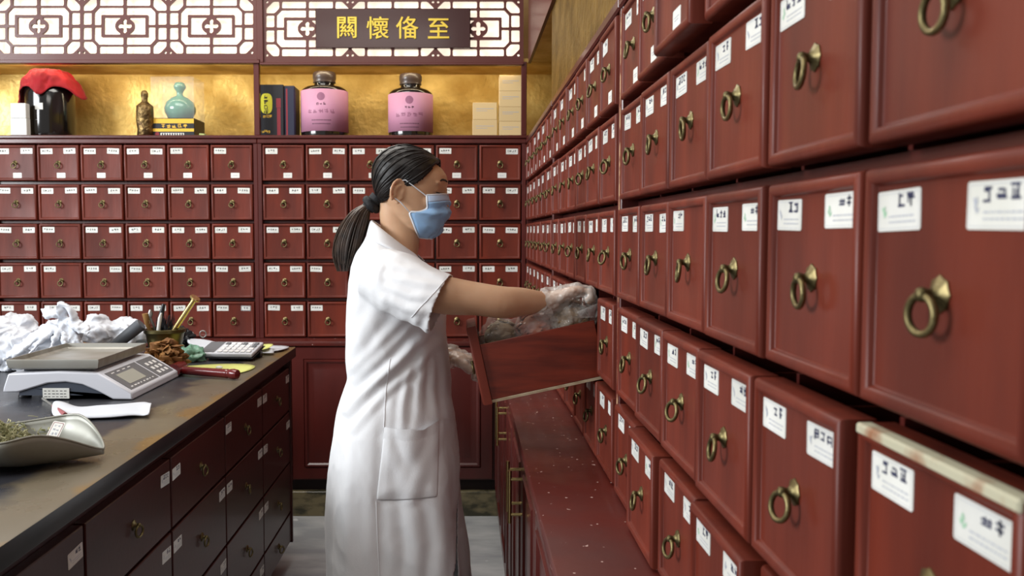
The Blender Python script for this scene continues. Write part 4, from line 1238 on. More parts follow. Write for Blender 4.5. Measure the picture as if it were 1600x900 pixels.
def hell(c, rad, rot=0):
    b = bmesh.new(); bmesh.ops.create_icosphere(b, subdivisions=3, radius=1)
    for v in b.verts: v.co = Vector((v.co.x*rad[0], v.co.y*rad[1], v.co.z*rad[2]))
    body.bm(b, 0, HM @ Matrix.Translation(c) @ Matrix.Rotation(rot, 4, 'Y'))
# nose, brow ridge, lowered eyelids, cheeks, lips, chin
body.tube([HM @ Vector(p) for p in ((.086, 0, .008), (.091, 0, -.012), (.097, 0, -.033), (.096, 0, -.043), (.087, 0, -.050))], [(.006, .008), (.007, .009), (.010, .011), (.011, .015), (.008, .012)], 10)
for sy in (-1, 1):
    hell((.089, sy*.011, -.043), (.008, .007, .006))
    hell((.0705, sy*.033, -.006), (.0115, .0150, .0095))
    hell((.0765, sy*.032, .012), (.007, .022, .006))
    hell((.058, sy*.038, -.034), (.022, .022, .022))
hell((.089, 0, -.068), (.008, .022, .0055)); hell((.088, 0, -.078), (.008, .019, .006)); hell((.079, 0, -.104), (.012, .020, .012))
# ears
for sy in (-1, 1):
    e0 = Vector((-.010, sy*.0735, -.028))
    EM = HM @ Matrix.Translation(e0) @ Matrix.Rotation(sy * R(-22), 4, 'Z') 
    helix = []
    for k in range(17):
        a = R(-150 + 300*k/16 + 95)
        helix.append((.0015 - .0155*math.sin(a - R(95)+R(90))*1.0 if False else .016*math.cos(a) - .001, sy*(.006 + .004*math.cos(a)*-1), .027*math.sin(a)*1.0))
    body.tube(helix, [.0038]*15 + [.0045, .005], 8, M=EM)
    b = bmesh.new(); bmesh.ops.create_icosphere(b, subdivisions=3, radius=1)
    for v in b.verts: v.co = Vector((v.co.x*.0145, v.co.y*.0040, v.co.z*.025))
    body.bm(b, 0, EM @ Matrix.Translation((-.001, sy*.0005, 0)))
    body.tube([(.004, sy*.006, .014), (-.004, sy*.0065, .008), (-.007, sy*.0065, -.004), (-.003, sy*.006, -.014)], [.0028, .0035, .0035, .003], 8, M=EM)
    b = bmesh.new(); bmesh.ops.create_icosphere(b, subdivisions=2, radius=1)
    for v in b.verts: v.co = Vector((v.co.x*.007, v.co.y*.004, v.co.z*.008))
    body.bm(b, 0, EM @ Matrix.Translation((.006, sy*.004, -.024)))
    body.tube([(.012, sy*.003, .006), (.0125, sy*.005, -.003), (.011, sy*.003, -.010)], [.003, .004, .003], 8, M=EM)
# neck
smooth_tube(body, [HM @ Vector((-.016, 0, -.035)), HM @ Vector((-.012, 0, -.080)), S(626, 368), S(619, 396), S(612, 440)], [(.048, .050), (.046, .046), (.047, .049), (.052, .060), (.070, .10)], 28)
# trunk inside the coat
TOR = [  # back pixel, front pixel, half width
    ((581, 352), (650, 404), .057), ((568, 377), (668, 412), .105), ((556, 396), (681, 427), .146), ((548, 424), (692, 446), .170), ((543, 465), (698, 474), .170),
    ((541, 520), (697, 520), .158), ((542, 560), (699, 560), .150), ((544, 588), (701, 590), .147), ((537, 612), (702, 614), .152), ((528, 640), (705, 640), .163),
    ((520, 690), (711, 690), .178), ((515, 750), (717, 750), .188), ((514, 800), (722, 800), .195), ((514, 860), (729, 860), .203), ((516, 920), (736, 920), .210), ((519, 992), (742, 992), .217)]
def torso_ring(row, inset=0.0, n=64, e=.86):
    pb, pf, hw = row; A, B = S(*pb), S(*pf); c = (A + B) / 2; d = (B - A) / 2
    out = []
    for k in range(n):
        a = 2*math.pi*k/n; cc, ss = math.cos(a), math.sin(a)
        f = math.copysign(abs(cc)**e, cc); g = math.copysign(abs(ss)**e, ss)
        p = c + d * (1 - inset/max(d.length, .01)) * f; p.y += (hw - inset) * g
        out.append(p)
    return out
def refine(rows, k=4):
    out = []
    for i in range(len(rows) - 1):
        p0, p1, p2, p3 = rows[max(i-1, 0)], rows[i], rows[i+1], rows[min(i+2, len(rows)-1)]
        for q in range(k):
            t = q / k
            out.append([(b*2 + (c - a)*t + (a*2 - b*5 + c*4 - d)*t*t + (b*3 - a - c*3 + d)*t**3) * .5 for a, b, c, d in zip(p0, p1, p2, p3)])
    out.append(rows[-1]); return out
body.rings(refine([torso_ring(r, .026) for r in TOR[:12]], 3))
# arms: right arm (near) reaches to the drawer, left arm hangs forward on the far side
RA = [S(602, 436, 2.085), S(650, 452, 2.02), S(700, 462, 2.00), S(745, 467, 1.995), S(785, 472.5, 2.0), S(815, 471.5, 2.02), S(851, 471.5, 2.045), S(868, 469, 2.055)]
RAr = [.040, .044, .043, .0375, .0365, .0325, .0235, .0235]
smooth_tube(body, RA, RAr, 28)
LA = [S(606, 428, 2.355), S(618, 475, 2.40), S(632, 530, 2.405), S(652, 552, 2.39), S(682, 556, 2.375), S(702, 556, 2.36)]
LAr = [.050, .044, .038, .037, .028, .0235]
smooth_tube(body, LA, LAr, 24)
# hands: palm and five unequal bent fingers
def hand(wrist, fwd, up, side, curl, sc=1.0, grow=0.0, target=None):
    """fwd along the hand, up = back of the hand, side = towards the thumb"""
    m = target or body
    fwd = fwd.normalized(); side = (side - fwd*side.dot(fwd)).normalized(); up = fwd.cross(side).normalized() if up is None else (up - fwd*up.dot(fwd) - side*up.dot(side)).normalized()
    P = lambda f, s_, u: wrist + (fwd*f + side*s_ + up*u) * sc
    m.rings([[P(f, w*math.cos(2*math.pi*k/16) + o_, t*math.sin(2*math.pi*k/16) + u_) for k in range(16)] for f, w, t, o_, u_ in
             ((-.012, .024+grow, .020+grow, 0, 0), (.010, .026+grow, .019+grow, 0, .001), (.035, .036+grow, .017+grow, 0, .003), (.065, .040+grow, .0145+grow, -.001, .004), (.086, .037+grow, .012+grow, -.001, .002), (.093, .030, .007, -.001, 0))])
    for sx, ln, r, cu in ((.0285, .066, .0082, curl), (.0095, .074, .0085, curl*1.05), (-.0095, .069, .0081, curl*1.12), (-.0275, .054, .0072, curl*1.2)):
        p = P(.080, sx, .001); a = 0.25*cu; pts = [P(.066, sx*.9, .002), p]
        for seg, fr in enumerate((.44, .31, .25)):
            dirv = fwd*math.cos(a) - up*math.sin(a) + side*(sx*2.0)
            p = p + dirv.normalized() * ln * fr * sc; pts.append(p); a += (.95, .75, .4)[seg] * cu
        m.tube(pts, [(r + grow)*sc, (r + grow)*sc, (r*.97 + grow)*sc, (r*.9 + grow)*sc, (r*.72 + grow)*sc], 10)
    pts = [P(.015, .020, -.004), P(.040, .041, -.012), P(.064, .050, -.022), P(.084, .047, -.032)]
    m.tube(pts, [(.013 + grow)*sc, (.0118 + grow)*sc, (.0098 + grow)*sc, (.0072 + grow)*sc], 10)
rh_w = S(856, 471, 2.047)
RH = dict(wrist=rh_w, fwd=Vector((.92, .06, .30)), up=Vector((-.3, -.25, 1)), side=Vector((.1, 1, -.10)), curl=1.25, sc=.92)
hand(**RH)
lh_w = S(702, 556, 2.36)
LH = dict(wrist=lh_w, fwd=Vector((.9, -.15, -.30)), up=Vector((-.1, .5, .8)), side=Vector((0, -1, .4)), curl=1.45, sc=.92)
hand(**LH)
# legs and feet under the coat
for sy in (-1, 1):
    y0 = YP + sy*.078; xx = -.165 + (.03 if sy > 0 else 0)
    body.tube([(xx, y0, .95), (xx, y0, .80), (xx + .01, y0, .62), (xx + .012, y0, .46), (xx - .01, y0, .30), (xx - .018, y0, .10), (xx - .012, y0, .07)], [.070, .072, .066, .053, .052, .036, .036], 20)
    body.tube([(xx - .055, y0, .040), (xx, y0, .045), (xx + .08, y0, .035), (xx + .135, y0, .026)], [(.034, .030), (.036, .036), (.028, .040), (.014, .028)], 16)
bd = remesh(body, 'body', M['skin'], .0028, 4, pw, .45)
bd['label'] = 'skin of face, neck, arms and hands'
bm_ = bmesh.new(); bm_.from_mesh(bd.data); bm_.transform(Matrix.Translation(FOOT)); BODY = BVHTree.FromBMesh(bm_); bm_.free()
def hit(px, py, tree=None):
    d = ray(px, py).normalized()
    r = (tree or BODY).ray_cast(CAM, d)
    return r[0]

# ---- eyebrows, lashes
m = MB()
def on_head(x, y, z, off):
    loc, nrm_, i, d = BODY.find_nearest(HM @ Vector((x, y, z))); return loc + nrm_ * off
for sy in (-1, 1):
    pts = [on_head(.086, sy*(.012 + .0085*k), .0185 + .006*math.sin(k/4*2.2) - .0005*k, .0006) for k in range(5)]
    m.tube(pts, [(.0022, .0026), (.0024, .0036), (.0022, .0034), (.0018, .0026), (.0010, .0012)], 6)
m.build('eyebrows', M['lash'], pw, 60, FOOT)
m = MB()
for sy in (-1, 1):
    pts = [on_head(.090 - .0008*k*k, sy*(.020 + .0062*k), -.0105 - .0012*math.sin(k*.8), .001) for k in range(5)]
    m.tube(pts, [.0008, .0012, .0013, .0013, .0008], 6)
    for k in range(5): 
        fw = HM.to_3x3() @ Vector((.006, sy*.0012*k, -.006)); m.tube([pts[k], pts[k] + fw*.9], [.0005, .0002], 4)
m.build('eyelashes', M['lash'], pw, 0, FOOT)

# ---- hair: cap following the scalp, combed back to the tie
HL = [(589, 334), (597, 328), (604, 313), (610, 297), (617, 284), (627, 279), (640, 286), (650, 288), (661, 280), (672, 268), (681, 257), (689, 250), (694, 247)]
hl = []
for px, py in HL:
    p = hit(px, py) or S(px, py)
    q = HMI @ p; hl.append((q.x, q.z))
hl.sort()
def hair_z(x):
    if x <= hl[0][0]: return hl[0][1]
    for a, b in zip(hl, hl[1:]):
        if x <= b[0]: return a[1] + (b[1] - a[1]) * (x - a[0]) / max(1e-6, b[0] - a[0])
    return hl[-1][1]
n, k = 120, 90
pts, ok = [], []
for i in range(k):
    t = i/(k-1); z = -.10 + (ZT + .10) * (1 - (1 - t)**1.7)
    row, rk = [], []
    for q in range(n):
        a = 2*math.pi*q/n; p = head_pt(z, a); h = z - hair_z(p.x)
        th = .0105 * max(0, min(1, h/.035))**.6 + .0012
        back = max(0, -p.x - .03)
        th += back * .03
        p2 = head_pt(min(z, ZT), a, th)
        if z > .03: p2.z += th * ((z - .03)/(ZT - .03))**1.5
        row.append(p2); rk.append(h > -.0015)
    pts.append(row); ok.append(rk)
cap = MB(); vs = [HM @ p for r in pts for p in r]; fs = []
for i in range(k-1):
    for q in range(n):
        j = (q + 1) % n
        if ok[i][q] and ok[i][j] and ok[i+1][q] and ok[i+1][j]: fs.append([i*n+q, i*n+j, (i+1)*n+j, (i+1)*n+q])
fs.append([(k-1)*n + q for q in range(n)])
cap.add(vs, fs)
hair = cap.mesh('hair_tmp', M['hair'], 60)
b = bmesh.new(); b.from_mesh(hair); HT = BVHTree.FromBMesh(b); b.free()
TIE = S(583, 317)
tie_l = HMI @ TIE
hc = Vector((-.004, 0, .005))
hr = random.Random(4)
for s_i in range(300):
    side = -1 if s_i % 5 < 3 else 1
    u = hr.random()
    # starts spread along the hairline from forehead to nape, plus a parting over the crown
    x = hl[2][0] + (hl[-1][0] + .004 - hl[2][0]) * u
    z = hair_z(x) + .004 + abs(hr.gauss(0, .006))
    if s_i % 7 == 0: x = hr.uniform(-.02, .06); z = hr.uniform(.05, .070)
    xf, xb, hw = interp(HEAD, min(z, ZT - .001))
    cx = (xf + xb)/2; rx = max(.01, (xf - cx) if x > cx else (cx - xb)); yy = side * hw * math.sqrt(max(0.0, 1 - min(1, (x - cx)/rx)**2))
    d0 = (Vector((x, yy, z)) - hc).normalized(); d1 = (tie_l - hc).normalized()
    path = []
    for q in range(15):
        t = q/14; dd = d0.slerp(d1, t) if d0.angle(d1) < 3.0 else d0.lerp(d1, t)
        dd = (dd + Vector((0, 0, -.10*math.sin(math.pi*t)))).normalized()
        r_ = HT.ray_cast(HM @ hc, (HM.to_3x3() @ dd).normalized())
        if r_[0] is None: continue
        out = (HM.to_3x3() @ dd).normalized()
        path.append(r_[0] + out * (.0002 + .0012*math.sin(math.pi*t)*hr.random()))
    if len(path) > 6:
        w = hr.uniform(.0012, .0030)
        m_ = len(path); cap.tube(path, [w*(.35 + .65*math.sin(math.pi*min(1, (q + .5)/m_))) for q in range(m_)], 6)
o = cap.build('hair', M['hair'], pw, 60, FOOT); o['label'] = 'black hair combed back into a low ponytail'
# hair tie and ponytail
td = (S(572, 325) - S(586, 311)).normalized()
m = MB(); u_ = td.orthogonal().normalized(); w_ = td.cross(u_)
m.tube([TIE + td*.006 + (u_*math.cos(2*math.pi*i/20) + w_*math.sin(2*math.pi*i/20))*.0165 for i in range(20)], .0105, 10, closed=True)
m.tube([TIE - td*.018, TIE, TIE + td*.02], [.020, .019, .017], 12)
m.build('hair_tie', M['scrunchie'], pw, 60, FOOT)
m = MB()
for q in range(240):
    a = hr.uniform(0, 6.283); r_ = hr.random()**.5
    ex, ey = r_*math.cos(a), r_*math.sin(a)
    e = hr.uniform(.78, 1.06) - .10*max(0, ex)
    path = []
    for (px, py, wx), t in (((577, 320, .012), 0), ((564, 331, .022), .15), ((553, 352, .033), .38), ((545, 378, .037), .62), ((541, 400, .033), .82), ((539, 424, .020), 1.0)):
        c = S(px, py); sw = wx * (1 + .06*math.sin(t*9 + q))
        p = c + Vector((ex*sw, ey*wx*.9, 0)); path.append(p)
    if e < 1: path[-1] = path[-2].lerp(path[-1], max(.1, (e - .78)/.22))
    path = [Vector(v) for v in refine([[p] for p in path], 3) for v in v]
    mm = len(path); w = hr.uniform(.0016, .0034)
    m.tube(path, [w*(1 - .75*(i/(mm-1))**2) for i in range(mm)], 5)
m.build('ponytail', M['hair_brown'], pw, 60, FOOT)

# ---- face mask
edge_px = [(667, 305), (667.5, 316), (667, 326), (655, 331), (641, 332), (645, 346), (650, 359), (656, 371)]
front = [(.0985, -.010), (.1065, -.024), (.1130, -.038), (.1145, -.052), (.1130, -.066), (.109, -.084), (.100, -.104), (.084, -.124)]
rows = []
for (px, py), (fx, fz) in zip(edge_px, front):
    p = hit(px, py)
    q = HMI @ p if p else Vector((.03, -.06, -.08))
    rows.append((q.x, -abs(q.y) - .004, q.z, fx, fz))
grid = []
nu = 33
for i, (ex, ey, ez, fx, fz) in enumerate(rows):
    r = []
    for k in range(nu):
        a = math.pi*(k/(nu-1)) - math.pi/2       # -90 near edge .. +90 far edge
        cc, s9 = math.cos(a), math.sin(a)
        w = cc**.75
        r.append([Vector((ex + (fx - ex)*w, abs(ey)*math.copysign(abs(s9)**.9, s9), ez + (fz - ez)*cc**.9))])
    grid.append([x[0] for x in r])
grid = refine(grid, 5)
lo = Vector((0, 0, 0))
for i, r in enumerate(grid):
    t = i/(len(grid)-1)
    for k, p in enumerate(r):
        s_ = k/(nu-1); mid = math.sin(math.pi*s_)
        pl = .0034*math.sin(t*17)*mid if .15 < t < .95 else 0
        cr = (.010*noise.noise(Vector((s_*8, t*6, 3.1))) - .007*abs(noise.noise(Vector((s_*13, t*9, 8.1)))))*mid*ss(.10, .3, t)
        d = Vector((p.x - .01, p.y, 0)).normalized()
        r[k] = HM @ (p + d*(pl + cr))
m = MB(); m.grid(grid[:6], 1); m.grid(grid[5:], 0)
mk_ = m.build('face_mask', [M['mask_blue'], M['mask_pale']], pw, 60, FOOT); modify(mk_, ('SOLIDIFY', {'thickness': .0016, 'offset': 0}))
mk_['label'] = 'light blue pleated face mask'
m = MB()
for e in ([r[0] for r in grid], [r[-1] for r in grid], grid[0], grid[-1]): m.tube(e, [(.0016, .0026)]*len(e), 6)
sub = m.build('white_edging', M['mask_white'], mk_, 60, FOOT)
for ed, sy in ((0, -1), (-1, 1)):
    m = MB()
    A, B = grid[1][ed], grid[20][ed]
    for P0, zt in ((A, .001), (B, -.053)):
        E1 = HM @ Vector((.004, sy*.0775, zt)); E2 = HM @ Vector((-.022, sy*.0775, zt*.6 - .010)); E3 = HM @ Vector((-.027, sy*.076, -.026))
        m.tube([P0, P0.lerp(E1, .5) + Vector((0, sy*.002, 0)), E1, E2, E3], .00145, 6)
    m.build('ear_loop', M['mask_white'], mk_, 60, FOOT)

# ---- white coat: trunk and short sleeves grown into one garment, then opened at neck, cuffs and hem
ct_ = MB()
ct_.rings(refine([torso_ring(r) for r in TOR], 4))
def sleeve(pts, rads, n=28):
    ct_.tube(pts, rads, n)
SLV = [S(592, 428, 2.085), S(618, 440, 2.05), S(645, 455, 2.02), S(672, 467, 2.0), S(690, 474, 1.995)]
sleeve(SLV, [(.070, .060), (.076, .066), (.074, .066), (.072, .066), (.071, .068)])
SLV2 = [S(598, 425, 2.315), S(607, 450, 2.385), S(618, 480, 2.40), S(632, 520, 2.405)]
sleeve(SLV2, [.066, .070, .068, .066])
co = ct_.build('coat', M['coat'], pw, None, FOOT)
modify(co, ('REMESH', {'mode': 'VOXEL', 'voxel_size': .0045, 'use_smooth_shade': True}), ('SMOOTH', {'factor': .5, 'iterations': 5}))
me = co.data
def ss(a, b, x):
    t = max(0, min(1, (x - a)/(b - a))); return t*t*(3 - 2*t)
def proj(p):
    d = p - CAM; yv = d.y*math.cos(TH) - d.z*math.sin(TH); zv = d.y*math.sin(TH) + d.z*math.cos(TH)
    return 725 + F*d.x/yv, 450 - F*zv/yv
b = bmesh.new(); b.from_mesh(me); b.transform(Matrix.Translation(FOOT)); b.normal_update()
zhem = S(630, 992).z
sd, sc0 = (SLV[-1] - SLV[-2]).normalized(), SLV[-1]
sd2, sc2 = (SLV2[-1] - SLV2[-2]).normalized(), SLV2[-1]
nA, nB = S(581, 352), S(650, 404)
nup = Vector((-(nB - nA).z, 0, (nB - nA).x)).normalized()
def axis_x(z):
    return -.165
FOLDS = [  # pixel polyline, width, height: creases of the cloth on her right side
    ([(672, 512), (622, 566), (578, 606), (540, 640)], 7, .011), ([(650, 508), (600, 556), (556, 598)], 6, .008), ([(628, 500), (584, 548), (548, 586)], 7, .007),
    ([(680, 540), (640, 580), (600, 612), (552, 668)], 6, .009), ([(600, 470), (566, 520), (546, 570)], 9, .006),
    ([(664, 536), (655, 600), (652, 668)], 6, .010), ([(640, 585), (630, 630), (627, 670)], 5, .007), ([(690, 520), (694, 580), (700, 650)], 5, .007), ([(678, 560), (676, 610), (680, 652)], 4, .005),
    ([(640, 672), (648, 720), (636, 778)], 9, .006), ([(604, 690), (628, 740)], 7, .005), ([(684, 676), (660, 730), (644, 776)], 7, .006),
    ([(640, 790), (652, 850), (648, 940)], 9, .009), ([(676, 770), (684, 850), (678, 950)], 7, .008), ([(556, 680), (544, 780), (546, 940)], 10, .008), ([(580, 640), (572, 740), (574, 900)], 9, .006), ([(610, 800), (614, 870), (608, 950)], 8, .007),
    ([(612, 414), (655, 420), (704, 434)], 4, .0045), ([(606, 430), (650, 440), (692, 446)], 4.5, .005), ([(606, 448), (640, 462), (676, 464)], 5, .006), ([(604, 466), (630, 482), (656, 486)], 5, .006),
    ([(596, 400), (590, 430), (600, 480)], 5, .005), ([(566, 400), (556, 440), (552, 500)], 8, .004)]
def folds(px, py):
    d = 0.0
    for poly, w, h in FOLDS:
        w = w*1.25
        best = 1e9; along = 0; L = len(poly) - 1
        for i in range(L):
            ax, ay = poly[i]; bx, by = poly[i+1]; ux, uy = bx - ax, by - ay
            t = max(0, min(1, ((px-ax)*ux + (py-ay)*uy)/(ux*ux + uy*uy)))
            qx, qy = px - ax - ux*t, py - ay - uy*t; D = math.hypot(qx, qy)
            if D < best: best = D; along = (i + t)/L; sgn = (ux*qy - uy*qx) / (math.hypot(ux, uy) + 1e-9)
        if best < w*3.2:
            taper = .25 + .75*math.sin(math.pi*(.12 + .76*along))
            x_ = sgn/w if best < 1e8 and abs(sgn) <= best + 1e-6 else best/w
            w_ = w
            d += (.45 if h < .0105 else .8)*h*taper*(math.exp(-(best/w)**2) - .55*math.exp(-((best - 1.7*w)/(.8*w))**2))
    return d
disp = []
for v in b.verts:
    p = v.co; x, y = p.x, p.y; px, py = proj(p)
    a = math.atan2(y - YP, x - axis_x(p.z))
    low = ss(1.02, .75, p.z)
    d = .0100*low*ss(1.0, .55, p.z)*math.sin(5.5*a + 1.5*noise.noise(Vector((a, p.z*1.4, 2))) + .8)
    d += .006*low*noise.noise(Vector((a*3.2, p.z*1.6, 7.7)))
    if y < YP: d += folds(px, py) * ss(0, .06, YP - y)
    d += .0035*noise.noise(p*8) - .0030*abs(noise.noise(Vector((p.x*16 + p.z*9, p.y*16, p.z*11)))) - .0010*abs(noise.noise(Vector((p.x*34, p.y*30, p.z*26 + p.x*12))))
    # front edge: the near flap laps over the far one and parts below the hip
    th = -R(41)*((py - 680)/220)**1.1 if py > 680 else 0
    if x > axis_x(p.z) and p.z < 1.2 and px > 640:
        if a < th: d += .006*ss(645, 700, px)*ss(1.15, 1.0, p.z)
    disp.append(d)
for v, d in zip(b.verts, disp): v.co += v.normal * d
kill = []
for f in b.faces:
    c = f.calc_center_median(); px, py = proj(c)
    dead = False
    if c.z < zhem + .010 and f.normal.z < -.5: dead = True
    if (c - sc0).length < .11 and (c - sc0).dot(sd) > -.010 and f.normal.dot(sd) > .55: dead = True
    if (c - sc2).length < .11 and (c - sc2).dot(sd2) > -.010 and f.normal.dot(sd2) > .55: dead = True
    if (c - (nA + nB)/2).dot(nup) > -.010 and f.normal.dot(nup) > .6 and (c - (nA + nB)/2).length < .075: dead = True
    a = math.atan2(c.y - YP, c.x - axis_x(c.z))
    if py > 690:
        th = -R(41)*((py - 680)/220)**1.1; hwid = R(1.0) + R(6.5)*max(0, (py - 700)/200)
        if abs(a - th) < hwid and c.x > axis_x(0): dead = True
    if dead: kill.append(f)
bmesh.ops.delete(b, geom=kill, context='FACES')
COATT = BVHTree.FromBMesh(b)
b.transform(Matrix.Translation(-FOOT)); b.to_mesh(me); b.free()
modify(co, ('SOLIDIFY', {'thickness': .0028, 'offset': -1}))
for p in co.data.polygons: p.use_smooth = True
co.data.materials.clear(); co.data.materials.append(M['coat'])
co['label'] = 'knee-length white short-sleeved work coat'
def coat_at(px, py, off):
    d = ray(px, py).normalized(); r = COATT.ray_cast(CAM, d)
    if r[0] is None: return None
    nn = r[1] if r[1].dot(d) < 0 else -r[1]
    return r[0] + nn*off
# patch pocket with a wide hem
m = MB(); g = []
N = 18
for i in range(N + 1):
    t = i/N; row = []
    for k in range(N + 1):
        s_ = k/N
        xt, yt = 601 + 85*s_, 667 + 3.5*math.sin(math.pi*s_) - 13*max(0, (s_ - .62)/.38)**1.6
        xb, yb = 588 + 95*s_, 781 - 5*s_ + 2*math.sin(math.pi*s_)
        px, py = xt + (xb - xt)*t + (2 if 0 < s_ < 1 else 0)*math.sin(math.pi*t), yt + (yb - yt)*t
        edge = min(s_, 1 - s_, (1 - t))*N
        off = .0016 + .0035*min(1, edge/2) + .009*math.sin(math.pi*s_)*max(0, 1 - t*1.6)**1.5 + .003*noise.noise(Vector((s_*3, t*3, 9)))*min(1, edge/3)
        p = coat_at(px, py, off); row.append(p if p else S(px, py, 2.0))
    g.append(row)
m.grid(g); o = m.build('pocket', M['coat'], co, 70, FOOT); modify(o, ('SOLIDIFY', {'thickness': .0016, 'offset': 0}), ('SUBSURF', {'levels': 1, 'render_levels': 1}))
m = MB(); m.grid([[p + Vector((0, -.0014, 0)) for p in g[0]], [p + Vector((0, -.0018, 0)) for p in g[1]], [p + Vector((0, -.0018, 0)) for p in g[2]], [p + Vector((0, -.0004, 0)) for p in g[3]]])
m.build('pocket_hem', M['coat'], o, 70, FOOT)
# side seam, sleeve hem seam
def seam(name, pts, r_=.0011, off=.0004):
    q = [coat_at(x, y, off) for x, y in pts]; q = [p for p in q if p]
    m = MB(); m.tube(q, r_, 6); m.build(name, M['coat'], co, 60, FOOT)
def line(pts, n=40):
    out = []
    for i in range(len(pts)-1):
        for k in range(n // (len(pts)-1)):
            t = k/(n // (len(pts)-1)); out.append((pts[i][0] + (pts[i+1][0]-pts[i][0])*t, pts[i][1] + (pts[i+1][1]-pts[i][1])*t))
    return out + [pts[-1]]
seam('side_seam', line([(610, 560), (603, 610), (600, 668)])); seam('side_seam', line([(588, 783), (590, 840), (593, 898), (596, 950)]))
seam('cuff_seam', line([(702, 430), (680, 456), (655, 482), (643, 496)]))
# collar: a folded band standing round the neck, open at the front
ra = torso_ring(((583, 349), (648, 398), .0575), 0, 64, .95); rb = torso_ring(((579, 346), (653, 399), .0640), 0, 64, .95); rc = torso_ring(((573, 372), (667, 413), .094), 0, 64, .9); rd = torso_ring(((576, 368), (660, 414), .078), 0, 64, .95)
sel = list(range(5, 60))
m = MB(); m.grid(refine([[rd[k] + Vector((0, 0, -.004)) for k in sel], [ra[k] for k in sel], [rb[k] for k in sel], [rc[k] + Vector((0, 0, .004)) for k in sel]], 4))
o = m.build('collar', M['coat'], co, 70, FOOT); modify(o, ('SOLIDIFY', {'thickness': .002, 'offset': 0}))
# trousers and shoes
m = MB()
for sy in (-1, 1):
    y0 = YP + sy*.078; xx = -.165 + (.03 if sy > 0 else 0)
    m.tube([(xx + .01, y0 - sy*.004, .90), (xx, y0, .80), (xx + .01, y0, .62), (xx + .012, y0, .46), (xx - .01, y0, .30), (xx - .018, y0, .085)], [.072, .078, .074, .066, .066, .058], 24)
m.build('trousers', M['trousers'], pw, 60, FOOT)
for sy in (-1, 1):
    y0 = YP + sy*.078; xx = -.165 + (.03 if sy > 0 else 0)
    m = MB(); rs = []
    for x, w, h in ((-.085, .018, .05), (-.075, .034, .068), (-.03, .040, .085), (.02, .040, .080), (.07, .046, .060), (.12, .045, .048), (.155, .030, .040), (.163, .012, .03)):
        rs.append([(xx + x, y0 + w*math.copysign(abs(math.cos(2*math.pi*k/20))**.7, math.cos(2*math.pi*k/20)), max(.0006, h*.5 + h*.5*math.sin(2*math.pi*k/20)*1.0)) for k in range(20)])
    m.rings(rs); m.build('shoe', M['shoe'], pw, 60, FOOT)
# loose clear plastic gloves: a wrinkled film over each hand
def glove(name, H, cuff_pts, seed):
    g = MB(); hand(target=g, grow=.0060, **H)
    g.tube(cuff_pts, [.030, .031, .030][:len(cuff_pts)], 18)
    o = g.build(name, M['clear_glove'], pw, None, FOOT)
    modify(o, ('REMESH', {'mode': 'VOXEL', 'voxel_size': .0036, 'use_smooth_shade': True}), ('SMOOTH', {'factor': .5, 'iterations': 5}))
    me = o.data; bb_ = bmesh.new(); bb_.from_mesh(me); bb_.normal_update()
    for v in bb_.verts:
        q = v.co*55 + Vector((seed, 0, 0)); v.co += v.normal*(.0065*abs(noise.noise(q)) + .0025*abs(noise.noise(q*2.4)))
    bb_.to_mesh(me); bb_.free()
    o.data.materials.clear(); o.data.materials.append(M['clear_glove'])
    for p in o.data.polygons: p.use_smooth = True
    o['label'] = 'clear plastic glove'
    return o
glove('glove', RH, [S(850, 471, 2.043), S(868, 469, 2.055), S(880, 467, 2.06)], 1.0)
glove('glove', LH, [S(690, 556, 2.368), S(702, 556, 2.36), S(712, 558, 2.355)], 6.0)

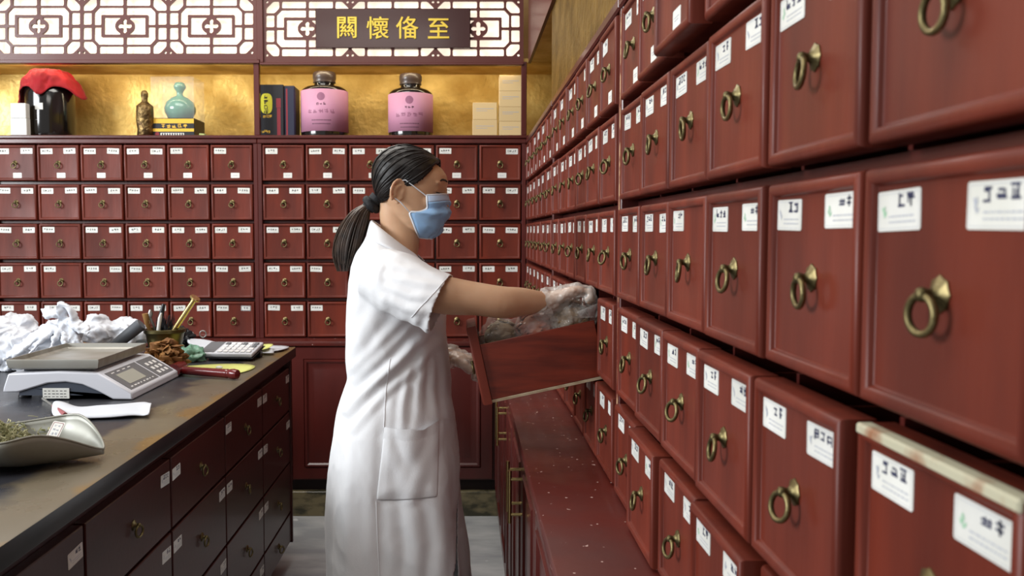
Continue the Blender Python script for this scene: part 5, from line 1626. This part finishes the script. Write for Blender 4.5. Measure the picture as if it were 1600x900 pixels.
# ------------------------------------------------------------------ plastic bags of herbs in the opened drawer
M['film'] = material('clear_bag_film', srgb(222, 220, 216), .10, alpha=.20, bump=.7, bscale=24, spec=1.0)
M['red_herb'] = material('reddish_slices', srgb(158, 62, 52), .7, col2=srgb(176, 130, 100), scale=26)
M['tan_herb'] = material('tan_slices', srgb(150, 122, 84), .75, col2=srgb(96, 74, 50), scale=24)
M['grey_herb'] = material('grey_green_slices', srgb(126, 104, 78), .75, col2=srgb(164, 150, 122), scale=24)
def drawer_pt(u, v, z):     # u across drawer (towards camera +), v depth from front, z above the bottom
    return OD_M @ Vector((u, v, z))
def herb_bag(label, parts, herb, flap=None):
    t = thing('herb_bag', label, 'bag', (0, 0, 0), 0, None)
    m = MB(); f = MB()
    for (u, v, z), rad, sd in parts:
        c = drawer_pt(u, v, z)
        h_ = random.Random(int(sd*7)); BM_ = Matrix.Translation(c) @ Matrix.Rotation(-DROOP, 4, 'Y')
        m.bm(blob((0, 0, 0), tuple(r*.74 for r in rad), sd, .16, 5, 3), 0, BM_)
        for q in range(64):
            d_ = Vector((h_.gauss(0, 1), h_.gauss(0, 1), h_.gauss(0, 1))).normalized()
            pos = Vector((d_.x*rad[0], d_.y*rad[1], d_.z*rad[2]))*.76
            m.bm(blob((0, 0, 0), (h_.uniform(.009, .016), h_.uniform(.007, .012), h_.uniform(.002, .004)), h_.uniform(0, 50), .4, 8, 2), 0,
                 BM_ @ Matrix.Translation(pos) @ d_.to_track_quat('Z', 'Y').to_matrix().to_4x4() @ Matrix.Rotation(h_.uniform(-.6, .6), 4, 'X'))
        f.bm(blob((0, 0, 0), rad, sd, .24, 7, 5), 0, Matrix.Translation(c) @ Matrix.Rotation(-DROOP, 4, 'Y'))
    if flap:
        for pts in flap:
            q = [Vector(p) for p in pts]; f.tube(q, [(.004, .012), (.006, .020), (.004, .026), (.002, .016)][:len(q)], 12)
    m.build('herb_filling', herb, t, 60); f.build('film', M['film'], t, 60)
    return t
herb_bag('clear bag of grey-brown herb slices at the front end of the opened drawer', [((-.01, .078, .128), (.056, .066, .052), 2.0)], M['grey_herb'])
herb_bag('clear bag of reddish herb slices in the middle of the opened drawer', [((.025, .158, .132), (.058, .060, .054), 5.0)], M['red_herb'],
         [[S(868, 505, 2.03), S(855, 498, 2.02), S(846, 487, 2.01), S(850, 486, 2.02)]])
herb_bag('whitish clear bag of herbs beneath the gloved hand in the opened drawer', [((.03, .240, .140), (.056, .058, .050), 8.0), ((-.03, .20, .120), (.05, .05, .05), 11.0)], M['tan_herb'],
         [[S(905, 492, 2.0), S(925, 487, 1.99), S(936, 484, 2.0)]])
